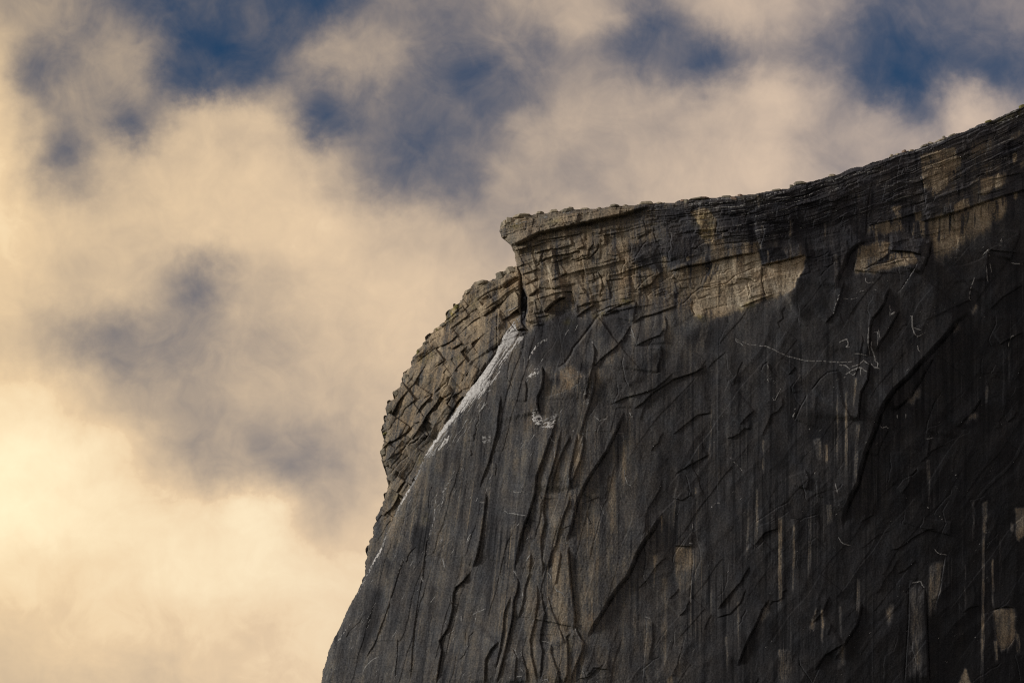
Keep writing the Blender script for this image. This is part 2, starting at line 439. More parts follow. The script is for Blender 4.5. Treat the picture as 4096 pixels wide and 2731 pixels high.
def short_cracks(n, xr, yr, angs, lens, amps, ok):
    k = 0; tries = 0
    while k < n and tries < n * 20:
        tries += 1
        cx_, cy_ = rc.uniform(*xr), rc.uniform(*yr)
        j_ = int((cy_ - YS[0]) / STEP); i_ = int((cx_ - XS[0]) / STEP)
        if not ok(i_, j_): continue
        a_ = math.radians(rc.choice(angs) + rc.gauss(0, 9)); L_ = rc.uniform(*lens) * rc.uniform(0.5, 1.0)
        pts_ = []; x_, y_ = cx_ - math.cos(a_) * L_ / 2, cy_ + math.sin(a_) * L_ / 2
        m_ = rc.randint(3, 6)
        for _ in range(m_ + 1):
            pts_.append((x_, y_))
            b_ = a_ + rc.gauss(0, 0.30)
            x_ += math.cos(b_) * L_ / m_; y_ -= math.sin(b_) * L_ / m_
        amp_ = rc.uniform(*amps) * rc.choice((1, 1, -1))
        STEPS.append((np.array(pts_), amp_, rc.uniform(2.0, 4.0), rc.uniform(25, 80), abs(amp_) * rc.uniform(0.2, 0.9)))
        k += 1


short_cracks(105, (2300, 4096), (1200, 2731), (55, 62, 50, 70, 88, 92, 35), (60, 240), (1.5, 4.8), lambda i, j: M_FRONT[j, i] and face_w[j, i] > .8)
short_cracks(55, (1320, 2400), (1350, 2731), (70, 74, 66, 80, 45, 88), (60, 300), (1.2, 3.4), lambda i, j: M_FRONT[j, i] and face_w[j, i] > .8)
short_cracks(60, (2060, 2700), (880, 1300), (16, 20, 12, 80, 95, 30), (40, 150), (2.5, 6.0), lambda i, j: M_FRONT[j, i] and face_w[j, i] < .3)
short_cracks(70, (2700, 4096), (560, 1200), (14, 18, 22, 85, 95), (40, 150), (2.0, 5.0), lambda i, j: M_FRONT[j, i] and face_w[j, i] < .3)

for poly, amp, w, fade, g in STEPS:
    apply_step(H, poly, amp, w, fade, g)

# ------------------------------------------------------------------ the shoulder behind the snow gully
HS = np.full_like(H, -400.0)
x, y = GX[ss], GY[ss]
ca, sa = math.cos(math.radians(36)), math.sin(math.radians(36))
al = x * ca - y * sa; ac = x * sa + y * ca
ww = 16 * fbm(x / 130, y / 130, 3, 91)
steep = sstep(1950, 2250, y)                              # lower end is one smooth slab
hs = B[ss] - 62 + 0.25 * (x - 1800)
cs, sn = math.cos(math.radians(56)), math.sin(math.radians(56))
al2 = x * cs - y * sn; ac2 = x * sn + y * cs
mixw = sstep(0.3, 0.7, sstep(1350, 1600, y) + 0.55 * fbm(x / 150, y / 150, 2, 97))
ampw = np.clip(0.8 + 1.1 * fbm(x / 110, y / 110, 2, 98), 0.25, 1.4)
blk1 = 24 * masonry(ac + ww, al, 46, 110, 31, 0.14, 1.8, 1.9, 1.6) + 5 * masonry(ac + ww + 5, al, 12, 60, 37, 0.25, 1.1, 1.3, 0.9)
blk2 = 32 * masonry(ac2 + ww, al2, 52, 120, 33, 0.14, 1.8, 2.0, 1.7) + 5 * masonry(ac2 + ww + 5, al2, 14, 70, 39, 0.25, 1.1, 1.3, 0.9)
fine = sstep(1990, 1900, x) * sstep(1050, 1150, y)
hs += (blk1 * (1 - mixw) + blk2 * mixw) * (1 - steep) * ampw + 16 * masonry(ac + 2 * ww + 30, al + 40, 95, 190, 53, 0.25, 2.4, 1.4, 1.2) * (1 - steep)
hs += 7 * masonry(ac2 + ww, al2, 60, 400, 35, 0.2, 2.0, 1.0, 0.5) * steep
hs += 10 * fbm(x / 140, y / 140, 3, 93) + 2.4 * fbm(x / 24, y / 24, 3, 95) + 1.2 * fbm(x / 8, y / 8, 2, 96)
d, _, _ = pdist(SKY_SHOULDER, OX[ss], OY[ss])
R = 26.0
hs -= np.where(d < R, R - np.sqrt(np.maximum(R * R - (R - np.minimum(d, R)) ** 2, 0)), 0) * 0.9
fl = np.concatenate([FRONT_LEFT, VISOR_LEFT[1:11]])
d, sd, _ = pdist(fl, x, y)
under = M_FRONT[ss]
mg = 14 + 22 * sstep(1330, 1480, y)
hs = np.where(under, np.minimum(hs, B[ss] - mg - 0.9 * d), np.minimum(hs, B[ss] - mg + 2.5 * d))
HS[ss] = hs
for pts, a_, w_, f_ in [("1994,1230 1990,1300 1992,1370 1985,1410", -10, 6, 50), ("1870,1420 1905,1375 1925,1350", 9, 5, 40),
                        ("1920,1250 1960,1230 1985,1215", 9, 5, 40), ("1950,1290 1965,1265 2000,1250", 12, 6, 40),
                        ("1745,1640 1770,1600 1810,1575", 14, 8, 50), ("1690,1600 1740,1575 1790,1530", 14, 7, 50),
                        ("1640,1700 1700,1690 1740,1640", 12, 6, 50), ("1620,1780 1660,1770 1700,1730", 12, 6, 50),
                        ("1560,1900 1600,1850 1640,1820", 9, 6, 50), ("1600,1960 1650,1880 1690,1800", 7, 5, 50),
                        ("1850,1370 1810,1395 1790,1390", 12, 6, 40), ("1770,1350 1805,1340 1840,1300", 9, 5, 40)]:
    apply_step(HS, P(pts), a_, w_, f_, abs(a_) * 0.5)

# ------------------------------------------------------------------ rock colour (mineral stains, varnish, lichen, painted shade below the brow lip)
colx = [1300, 1533, 1766, 2000, 2233, 2466, 2700, 2933, 3166, 3400, 3633, 3866, 4096]
rowy = [500, 700, 900, 1100, 1300, 1500, 1700, 1900, 2100, 2300, 2500, 2731]
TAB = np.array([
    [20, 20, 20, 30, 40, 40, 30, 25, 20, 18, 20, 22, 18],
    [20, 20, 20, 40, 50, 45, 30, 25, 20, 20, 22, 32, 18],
    [50, 55, 60, 50, 52, 50, 32, 26, 12, 14, 20, 24, 14],  # tip of the brow darkened here to paint in its shaded underside
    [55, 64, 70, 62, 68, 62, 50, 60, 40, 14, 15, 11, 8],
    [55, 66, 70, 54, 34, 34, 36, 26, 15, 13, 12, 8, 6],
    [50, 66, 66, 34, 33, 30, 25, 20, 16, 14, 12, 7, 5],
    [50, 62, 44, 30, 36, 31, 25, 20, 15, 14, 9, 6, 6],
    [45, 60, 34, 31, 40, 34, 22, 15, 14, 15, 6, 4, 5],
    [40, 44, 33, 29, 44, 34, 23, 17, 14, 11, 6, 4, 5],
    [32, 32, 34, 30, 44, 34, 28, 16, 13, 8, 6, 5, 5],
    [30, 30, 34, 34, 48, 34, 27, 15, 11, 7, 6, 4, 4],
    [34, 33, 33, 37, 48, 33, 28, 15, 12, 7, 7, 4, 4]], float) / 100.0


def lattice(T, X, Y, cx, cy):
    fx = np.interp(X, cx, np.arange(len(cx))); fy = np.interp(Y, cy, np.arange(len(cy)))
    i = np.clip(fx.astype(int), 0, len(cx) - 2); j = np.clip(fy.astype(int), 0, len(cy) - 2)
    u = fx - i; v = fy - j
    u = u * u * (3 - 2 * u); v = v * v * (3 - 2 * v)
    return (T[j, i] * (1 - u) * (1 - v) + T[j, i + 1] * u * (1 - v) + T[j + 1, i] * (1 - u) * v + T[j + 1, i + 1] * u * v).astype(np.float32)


# stain coordinates: streaks run down the wall
TX = GX + 26 * fbm(GX / 40, GY / 240, 3, 101) + 6 * fbm(GX / 9, GY / 60, 2, 102)
TY = GY + 70 * fbm(GX / 22, GY / 300, 3, 103) + 20 * fbm(GX / 30, GY / 30, 3, 104)
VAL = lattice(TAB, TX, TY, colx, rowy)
EX = GX + 8 * fbm(GX / 20, GY / 50, 3, 111) + 1.5 * perlin(GX / 4, GY / 9, 112)
EY = GY + 8 * fbm(GX / 9, GY / 60, 3, 113) + 3 * fbm(GX / 12, GY / 12, 2, 114)
ORANGE = np.zeros_like(VAL); LICHEN = np.zeros_like(VAL)


def patch(pts, val, soft=4.0, k=1.0, drip=0.0):
    p = P(pts)
    s = box(p, 30 + soft * 3)
    if val > 0.3: drip = max(drip, min(22.0, 0.22 * (p[:, 1].max() - p[:, 1].min()) + 6)); soft = soft * 1.3; k = k * 0.93
    yy = EY[s] - (drip * (1.5 * fbm(GX[s] / 8, GY[s] / 400, 3, 115) + 0.25) if drip else 0) * sstep(p[:, 1].min(), p[:, 1].max(), GY[s])
    m = blur(inside(p, EX[s], yy).astype(np.float32), soft) * k
    VAL[s] = VAL[s] * (1 - m) + val * m


def tint(F, pts, k=1.0, soft=8.0):
    p = P(pts); s = box(p, 40 + soft * 3)
    m = blur(inside(p, EX[s], EY[s]).astype(np.float32), soft) * k * np.clip(0.55 + 1.2 * fbm(GX[s] / 14, GY[s] / 20, 3, 117), 0, 1)
    F[s] = np.maximum(F[s], m)


def streak(x0, y0, x1, y1, w, val, k=0.9):
    if 0.25 < val < 0.6: val *= 1.25
    p = np.array([[x0, y0], [(x0 + x1) / 2 + 2, (y0 + y1) / 2], [x1, y1]], float)
    s = box(p, w * 2 + 12)
    d, _, par = pdist(p, GX[s] + 3.5 * fbm(GX[s] / 15, GY[s] / 70, 2, 118), GY[s])
    m = (1 - sstep(w * 0.35, w * 0.62, d)) * sstep(-0.01, 0.06, par) * (1 - sstep(0.7, 1.0, par)) * k
    m *= np.clip(0.75 + 0.8 * fbm(GX[s] / 6, GY[s] / 60, 3, 119), 0.2, 1)
    VAL[s] = VAL[s] * (1 - m) + val * m


# dark varnish
for pts, v, so, k in [
    ("2088,1150 2110,1190 2111,1230 2104,1270 2098,1300 2086,1290 2087,1200", .02, 3, .95),
    ("2530,985 2620,960 2760,930 2800,960 2820,1010 2780,1050 2700,1060 2660,1090 2600,1080 2530,1050", .17, 8, .8),
    ("2640,830 2760,830 2790,900 2800,960 2700,950 2650,900", .17, 8, .8),
    ("2100,1343 2161,1292 2263,1248 2284,1258 2318,1285 2338,1302 2290,1390 2236,1448 2175,1458 2100,1438", .09, 14, .85),
    ("2420,1278 2474,1231 2542,1220 2525,1292 2474,1343 2406,1390 2386,1377 2399,1329", .12, 8, .85),
    ("2763,1312 2848,1295 2900,1290 2900,1400 2800,1390 2740,1360", .10, 14, .8),
    ("3210,1075 3231,1000 3343,1000 3343,1102 3336,1153 3309,1238 3224,1289 3173,1238 3176,1150", .06, 6, .9),
    ("3037,1000 3120,985 3150,1030 3045,1058", .03, 2, .95),
    ("1489,2349 1529,2358 1529,2398 1509,2498 1459,2608 1439,2598 1459,2448", .11, 7, .9),
    ("1663,2100 1713,2110 1698,2199 1673,2234 1658,2189", .09, 6, .9),
    ("1718,2348 1748,2338 1738,2448 1713,2473", .13, 8, .85),
    ("1544,2229 1569,2249 1554,2318 1544,2298", .12, 5, .85),
    ("2270,1492 2352,1445 2348,1499 2290,1530", .10, 6, .85),
    ("2209,1506 2239,1496 2236,1533 2209,1533", .10, 4, .85),
    ("1900,2200 1940,2100 1960,1980 2010,1990 2000,2200 1960,2350 1900,2400", .24, 16, .6),
    ("2900,830 3180,760 3300,730 3330,900 3200,960 3000,960 2890,910", .08, 14, .8),
    ("3330,800 3400,760 3450,900 3460,1000 3380,1000 3330,920", .12, 14, .6),
    ("3220,1640 3330,1640 3340,1770 3220,1760", .03, 12, .85),
    ("3080,1790 3170,1800 3160,1880 3080,1880", .05, 12, .8),
    ("2985,2240 3010,2200 3090,2400 3120,2560 3090,2731 3070,2600", .06, 10, .7)]:
    patch(pts, v, so, k)
# pale fresh scars
for pts, v, so, k, dr in [
    ("3222,1020 3212,1078 3185,1115 3178,1150 3130,1170 3060,1190 3020,1205 2950,1235 2880,1260 2800,1260 2760,1230 2810,1160 2850,1050 2960,1022 3035,1012 3042,1060 3144,1042", 1.0, 3, 1.0, 0),
    ("2800,830 2830,835 2870,880 2858,935 2860,1000 2810,950 2795,900 2780,870 2760,850", .8, 2, .9, 0),
    ("2975,970 3035,968 3035,1010 2980,1015", .62, 2, .9, 10),
    ("2880,1000 2925,990 2900,1030 2860,1030", .55, 2, .8, 0),
    ("2745,1025 2775,1015 2770,1035 2745,1040", .75, 2, .8, 0),
    ("2640,1025 2665,1025 2680,1080 2690,1110 2660,1105 2645,1070", .66, 3, .8, 8),
    ("3680,621 3772,597 3820,590 3827,621 3847,635 3840,672 3789,693 3793,727 3772,757 3721,774 3694,740 3687,689", .72, 2, .9, 0),
    ("3880,590 3960,545 3985,580 3960,630 3900,640", .42, 6, .7, 0),
    ("3922,716 3963,710 4027,689 4031,730 3925,774", .84, 2, .95, 0),
    ("3711,876 3806,852 3857,842 3925,815 4024,784 4024,846 4000,873 3959,900 3891,933 3800,1000 3760,1020 3740,1000 3720,930", .8, 4, .9, 60),
    ("3820,812 3877,791 3879,825 3816,846", .82, 2, .95, 0),
    ("3568,829 3604,820 3602,846 3616,866 3605,886 3612,910 3588,893 3582,863", .82, 2, .95, 0),
    ("3466,903 3585,873 3592,886 3622,917 3548,931 3473,933", .62, 3, .85, 20),
    ("3660,852 3689,847 3687,880 3667,886", .72, 2, .9, 0),
    ("3680,883 3696,886 3696,945 3685,945", .75, 2, .9, 0), ("3649,890 3655,890 3656,935 3651,935", .7, 1.5, .9, 0),
    ("4048,615 4070,610 4062,650 4052,645", .8, 2, .9, 0), ("4075,655 4096,640 4096,668 4080,668", .7, 2, .9, 0),
    ("4054,775 4070,770 4066,793 4056,793", .8, 2, .9, 0), ("4040,540 4090,520 4080,548 4045,555", .6, 3, .8, 0),
    ("3429,988 3449,982 3534,965 3555,968 3551,1012 3500,1050 3459,1077 3432,1090 3418,1084 3425,1036", .74, 3, .9, 8),
    ("3561,1019 3602,1007 3646,1009 3667,1033 3602,1036 3558,1046", .9, 2, .95, 0),
    ("3486,1063 3585,1039 3674,1036 3657,1053 3568,1067 3483,1090 3459,1090", .86, 4, .95, 18),
    ("3912,1213 3908,1240 3888,1250 3881,1240", .72, 3, .9, 0), ("3840,1284 3837,1312 3813,1335 3810,1322 3820,1295", .62, 3, .9, 8),
    ("3680,1536 3680,1580 3657,1604 3636,1621 3636,1597 3657,1570", .6, 3, .9, 10), ("3888,1652 3908,1652 3908,1669 3867,1682 3857,1689", .62, 3, .9, 8),
    ("3946,1539 3956,1563 3942,1604 3939,1563", .5, 2, .9, 0),
    ("3720,2260 3773,2244 3762,2361 3736,2430 3717,2456 3712,2377", .6, 4, .9, 0),
    ("3974,2435 4059,2430 4064,2546 4032,2589 4001,2597 3990,2557 3977,2509", .7, 3, .92, 12),
    ("4059,2032 4100,2030 4100,2122 4075,2160 4062,2128", .62, 2, .95, 0), ("4046,2090 4054,2095 4052,2122 4044,2115", .6, 2, .9, 0),
    ("3929,2011 3948,2001 3945,2117 3932,2133", .72, 2, .95, 0),
    ("2705,2182 2767,2188 2772,2259 2749,2289 2700,2284", .62, 5, .9, 30), ("2700,2280 2770,2280 2768,2350 2698,2340", .5, 14, .8, 0),
    ("3258,2438 3267,2433 3253,2523 3238,2508", .6, 2, .9, 0), ("3285,2438 3295,2441 3290,2558 3283,2558", .66, 2, .9, 0),
    ("3863,2668 3884,2716 3873,2740 3826,2740", .8, 2, .95, 0), ("2685,2697 2692,2740 2655,2740", .75, 2, .9, 0),
    ("3053,2428 3078,2393 3078,2458 3038,2478", .5, 3, .9, 0), ("3540,2430 3575,2415 3570,2460 3552,2490", .5, 3, .85, 0),
    ("3353,2600 3380,2565 3378,2640 3355,2680", .5, 3, .8, 6),
    ("2239,1482 2290,1458 2338,1496 2277,1557 2222,1577 2182,1581 2212,1537 2250,1537", .62, 4, .9, 12),
    ("2379,1472 2420,1472 2423,1526 2382,1557", .55, 5, .8, 10), ("2376,1345 2420,1345 2400,1390 2380,1370", .5, 4, .7, 0),
    ("2420,1430 2455,1415 2460,1450 2420,1460", .5, 4, .8, 8),
    ("2225,2150 2262,2080 2290,1960 2330,1800 2330,1740 2310,1730 2290,1850 2285,1960", .56, 4, .85, 0),
    ("2240,2110 2258,2108 2250,2150 2232,2195 2222,2180", .66, 2, .9, 0),
    ("2200,2260 2250,2200 2290,2300 2297,2500 2262,2545 2230,2450", .56, 6, .7, 0),
    ("2100,1640 2160,1600 2140,1800 2050,1900 1990,1950 2010,1800", .44, 18, .7, 0),
    ("1770,1890 1840,1860 1830,2000 1790,2160 1745,2200", .42, 14, .6, 0),
    ("1460,2650 1490,2560 1530,2470 1560,2400 1572,2400 1535,2510 1500,2600 1465,2660", .5, 4, .8, 0),
    ("1310,2660 1330,2640 1335,2731 1300,2731", .52, 8, .8, 0),
    ("2470,2240 2540,2200 2530,2260 2490,2290 2460,2270", .5, 4, .8, 8), ("2585,2480 2605,2475 2600,2600 2580,2740 2550,2740 2570,2600", .46, 5, .8, 0),
    ("2612,2220 2635,2215 2630,2250 2618,2260", .55, 2, .9, 0)]:
    patch(pts, v, so, k, dr)
for t in [(3424, 1508, 3411, 1640, 8, .5), (3432, 1689, 3415, 1980, 17, .52), (3384, 1560, 3384, 1900, 10, .5), (3349, 1570, 3347, 1880, 6, .45),
          (3056, 1756, 3053, 1900, 11, .52), (3265, 1750, 3285, 1850, 30, .42), (3304, 1775, 3306, 1855, 11, .62), (2848, 1600, 2832, 1890, 7, .34),
          (3027, 1950, 3024, 2190, 10, .48), (2993, 2000, 2986, 2260, 10, .38), (3120, 2060, 3118, 2480, 15, .55), (3175, 2090, 3170, 2400, 9, .45),
          (2953, 2400, 2950, 2570, 9, .4), (2904, 2540, 2909, 2690, 8, .42), (3135, 2590, 3140, 2760, 52, .38), (2620, 2220, 2613, 2370, 9, .5),
          (2645, 2060, 2644, 2135, 7, .6), (2782, 1948, 2781, 1978, 6, .75), (3934, 2110, 3926, 2790, 13, .48), (3971, 2230, 3969, 2450, 9, .42),
          (3892, 2000, 3892, 2180, 8, .28), (3717, 1890, 3717, 2020, 8, .3), (3668, 2335, 3655, 2790, 56, .3), (3434, 2310, 3428, 2470, 14, .34),
          (4069, 2530, 4075, 2630, 14, .62), (3982, 2560, 3985, 2655, 13, .66), (3317, 2015, 3316, 2105, 22, .42), (4037, 1395, 4034, 1540, 9, .34),
          (4014, 1390, 4010, 1660, 6, .22), (3935, 1110, 3918, 1430, 9, .22), (3575, 1720, 3575, 1820, 8, .28), (3711, 1835, 3714, 1940, 14, .28),
          (2390, 2050, 2385, 2450, 12, .42), (2440, 1900, 2455, 2160, 30, .42), (2500, 1750, 2490, 1990, 16, .44), (2460, 2250, 2450, 2480, 20, .4),
          (2660, 2300, 2650, 2700, 26, .38), (2300, 2420, 2300, 2520, 14, .5), (2310, 2600, 2290, 2731, 16, .5), (2660, 1240, 2650, 1330, 14, .6),
          (2747, 1068, 2750, 1200, 6, .85), (2862, 1060, 2890, 1200, 7, .95), (2900, 1040, 2910, 1150, 8, .92), (2950, 1030, 2950, 1100, 12, .88),
          (2905, 1145, 2930, 1260, 6, .95), (3069, 1000, 3072, 1058, 8, .6), (3165, 880, 3160, 960, 12, .45), (3050, 900, 3048, 970, 8, .4),
          (2945, 890, 2945, 940, 7, .35), (3030, 780, 3035, 840, 9, .35), (3500, 900, 3510, 1000, 12, .5), (3300, 890, 3300, 960, 8, .4),
          (3340, 1010, 3345, 1190, 14, .34), (3440, 740, 3450, 860, 30, .24), (3360, 2420, 3362, 2560, 9, .34), (3500, 2300, 3496, 2480, 10, .2),
          (2700, 1950, 2690, 2120, 10, .34), (3240, 2050, 3236, 2300, 12, .3), (3860, 2250, 3858, 2500, 8, .22), (4000, 2150, 3998, 2400, 8, .2),
          (2520, 1235, 2516, 1300, 8, .6), (2585, 1175, 2580, 1250, 7, .66), (2840, 1230, 2790, 1420, 30, .36), (2220, 1490, 2215, 1570, 10, .55)]:
    streak(*t)
# black drips on the pale panels
for t in [(2852, 1050, 2810, 1142, 10, .06), (2866, 1052, 2834, 1138, 9, .06), (2876, 1056, 2852, 1110, 7, .08), (2970, 1025, 2972, 1060, 16, .18),
          (2950, 1025, 2948, 1052, 8, .12), (3025, 975, 3034, 1012, 6, .14), (3760, 870, 3752, 985, 10, .03), (3800, 860, 3796, 960, 10, .04),
          (3850, 850, 3846, 960, 16, .04), (3872, 846, 3866, 900, 9, .05), (3900, 835, 3898, 920, 5, .1), (3925, 825, 3920, 900, 5, .1), (3955, 815, 3950, 880, 5, .08),
          (3985, 800, 3990, 850, 9, .05), (4010, 790, 4008, 830, 8, .05), (3640, 880, 3640, 935, 16, .05), (3670, 880, 3672, 935, 12, .04), (3702, 870, 3705, 935, 13, .04),
          (3582, 1012, 3580, 1042, 5, .04), (3606, 1008, 3604, 1036, 7, .05), (3632, 1008, 3634, 1033, 7, .1), (3566, 1022, 3562, 1046, 6, .05),
          (3438, 985, 3436, 1030, 8, .08), (3520, 970, 3518, 990, 6, .1), (3836, 1285, 3828, 1330, 3, .2), (4010, 2440, 4006, 2500, 7, .4), (4040, 2440, 4036, 2520, 8, .45),
          (3718, 620, 3722, 660, 9, .1), (3747, 640, 3747, 660, 4, .12), (4034, 690, 4020, 740, 10, .04), (3975, 720, 3965, 770, 9, .4),
          (2170, 940, 2168, 960, 3, .9), (2200, 960, 2196, 985, 3, .9), (2235, 930, 2234, 950, 3, .85), (2240, 1080, 2236, 1115, 4, .95), (2215, 1085, 2210, 1120, 4, .95),
          (2190, 1100, 2200, 1130, 4, .92), (2265, 1075, 2262, 1100, 4, .92), (2230, 1015, 2232, 1040, 4, .9), (2180, 1000, 2176, 1030, 4, .88), (2330, 1070, 2330, 1100, 4, .9),
          (2350, 1075, 2352, 1110, 4, .88), (2150, 985, 2146, 1010, 3, .88), (2120, 1040, 2118, 1060, 4, .9), (2450, 940, 2448, 960, 4, .85), (1985, 1140, 1982, 1190, 10, .3), (2000, 1120, 2000, 1170, 8, .3),
          (2030, 1130, 2026, 1180, 9, .35), (1950, 1140, 1948, 1180, 8, .35)]:
    streak(*t, 0.8)
for pts, k in [("2440,1005 2520,1000 2520,1060 2430,1050", .5), ("2460,1090 2540,1080 2545,1130 2480,1150", .45), ("3010,1095 3060,1080 3160,1100 3100,1125 3030,1120", .4),
               ("2239,1482 2290,1458 2338,1496 2277,1557 2222,1577", .6), ("2110,1640 2150,1600 2130,1700 2080,1760", .5), ("2020,1110 2070,1090 2080,1140 2030,1160", .6),
               ("3460,1000 3500,990 3520,1020 3470,1040", .5), ("3300,1780 3312,1780 3308,1850 3296,1850", .8), ("3240,2480 3250,2460 3256,2520 3240,2510", .6),
               ("4020,2560 4060,2480 4064,2546 4032,2589", .5), ("2340,2500 2370,2430 2390,2470 2350,2545", .6), ("1880,1150 1930,1140 1900,1220 1870,1230", .35),
               ("1780,1330 1830,1310 1840,1400 1790,1400", .35), ("2110,1690 2150,1560 2165,1600 2130,1720", .4), ("3550,2440 3572,2420 3565,2450 3552,2470", .7),
               ("1840,1540 1880,1500 1890,1560 1850,1600", .5), ("3810,1500 3815,1470 3822,1480 3818,1510", .5), ("3845,1300 3830,1330 3815,1335 3820,1310", .6)]:
    tint(ORANGE, pts, k)
for pts, k in [("2959,1235 3000,1207 3023,1204 3020,1228 2962,1241", 1.0), ("2465,1212 2495,1192 2533,1202 2512,1219", 1.0), ("2359,1266 2400,1250 2430,1246 2400,1275", 1.0),
               ("2165,1273 2206,1256 2227,1249 2199,1273 2172,1283", 1.0), ("1790,1245 1824,1211 1841,1218 1811,1272 1783,1296", 1.0), ("1811,1459 1834,1425 1845,1418 1838,1439", 1.0),
               ("1975,1400 1985,1350 1995,1355 1990,1391", .9), ("1665,1848 1693,1804 1699,1804 1672,1862", 1.0), ("1725,1765 1730,1750 1742,1749 1735,1770", 1.0),
               ("2250,1290 2280,1270 2300,1290 2270,1310", .8), ("2272,2555 2285,2550 2286,2600 2274,2610", .9), ("2550,1260 2570,1250 2565,1270", .8), ("1570,1990 1600,1960 1610,1970 1580,2010", .5),
               ("2560,1120 2580,1110 2585,1150 2570,1150", .5), ("1690,2050 1725,2060 1710,2090 1680,2100", .5), ("1870,1210 1900,1180 1920,1200 1890,1240", .35), ("2930,780 3000,765 3100,790 3000,830", .25),
               ("2760,850 2860,850 2860,960 2800,950", .35), ("3966,483 4054,442 4096,430 4096,460 3990,500", .6), ("2030,900 2080,890 2090,905 2040,920", .7), ("2180,890 2250,870 2240,890 2190,900", .5),
               ("1660,1440 1720,1400 1740,1420 1690,1460", .5), ("2780,1255 2820,1260 2830,1290 2790,1290", .6)]:
    tint(LICHEN, pts, k)

VAL *= 1 - 0.30 * sstep(0.5, 0.7, VAL) * np.clip(fbm(GX / 30, GY / 70, 4, 134, 0.6) * 1.6 + 0.1, 0, 1)
SX = GX + 0.16 * (GY - 1900) * sstep(2300, 1700, GX)
VAL *= 1 + 0.42 * fbm(SX / 10, GY / 200, 4, 121) + 0.75 * fbm(SX / 38, GY / 520, 3, 126) * sstep(40, 160, V) + 0.40 * fbm(GX / 45, GY / 60, 5, 122, 0.6) + 0.30 * perlin(GX / 5, GY / 6, 123)
VAL += 0.05 * np.clip(fbm((DB + wr) / 12, DA / 60, 3, 124), 0, 1) * face_w * right_w
# pale / black spot of single blocks in the bedded brow
bv = masonry(u, GX + 0.3 * GY, 15, 75, 5, 0.0, 1.0) + 0.0
VAL *= 1 + 0.5 * strat_w * bv
dk = ridged(SX / 16, GY / 900, 2, 127) * 0.6 + 0.6 * fbm(SX / 7, GY / 420, 2, 128)
lo = sstep(60, 330, GY - lowy)
win = np.clip(0.3 + 1.6 * fbm(GX / 150, GY / 260, 2, 129), 0, 1)
VAL += lo * win * (0.17 * sstep(0.48, 0.8, dk) * sstep(4500, 2500, GX) + 0.10 * sstep(0.5, 0.8, dk))
VAL *= 1 - 0.85 * lo * win * sstep(0.22, 0.6, -fbm(SX / 13, GY / 600, 2, 130) * 1.4 + 0.15) * sstep(0.5, 0.3, VAL)
VAL *= 1 - 0.7 * (1 - face_w) * sstep(0.1, 0.5, fbm(GX / 22, GY / 150, 3, 132)) * sstep(2550, 2750, GX) * (VAL < 0.5)
VAL *= 1 - 0.72 * lo * sstep(2650, 2950, GX) * sstep(0.0, 0.4, fbm(GX / 19, GY / 500, 3, 133)) * sstep(0.30, 0.18, VAL)
VAL = np.clip(VAL, 0.0, 1.1)
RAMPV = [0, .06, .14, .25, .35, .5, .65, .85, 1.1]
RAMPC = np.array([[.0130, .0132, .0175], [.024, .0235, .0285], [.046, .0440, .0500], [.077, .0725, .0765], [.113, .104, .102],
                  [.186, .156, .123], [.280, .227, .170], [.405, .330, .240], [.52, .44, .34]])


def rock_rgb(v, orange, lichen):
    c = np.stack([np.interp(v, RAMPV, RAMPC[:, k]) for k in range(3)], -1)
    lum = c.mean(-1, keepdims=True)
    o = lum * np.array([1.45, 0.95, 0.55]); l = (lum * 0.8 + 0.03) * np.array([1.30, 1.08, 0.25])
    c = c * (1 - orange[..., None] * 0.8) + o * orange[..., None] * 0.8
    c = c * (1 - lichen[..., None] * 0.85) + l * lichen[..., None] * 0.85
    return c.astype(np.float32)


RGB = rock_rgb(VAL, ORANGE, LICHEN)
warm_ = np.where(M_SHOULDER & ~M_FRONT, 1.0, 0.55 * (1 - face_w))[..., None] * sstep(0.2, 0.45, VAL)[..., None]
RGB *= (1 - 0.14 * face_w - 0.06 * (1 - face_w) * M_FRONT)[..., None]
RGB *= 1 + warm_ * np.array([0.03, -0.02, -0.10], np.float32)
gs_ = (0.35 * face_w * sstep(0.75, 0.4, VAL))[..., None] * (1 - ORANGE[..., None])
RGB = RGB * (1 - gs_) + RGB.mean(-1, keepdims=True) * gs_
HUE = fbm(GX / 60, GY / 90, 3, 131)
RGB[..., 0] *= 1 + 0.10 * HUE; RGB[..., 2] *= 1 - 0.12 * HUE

# ------------------------------------------------------------------ materials
def new_mat(name):
    m = bpy.data.materials.new(name); m.use_nodes = True
    nt = m.node_tree
    b = nt.nodes["Principled BSDF"]
    return m, nt, b


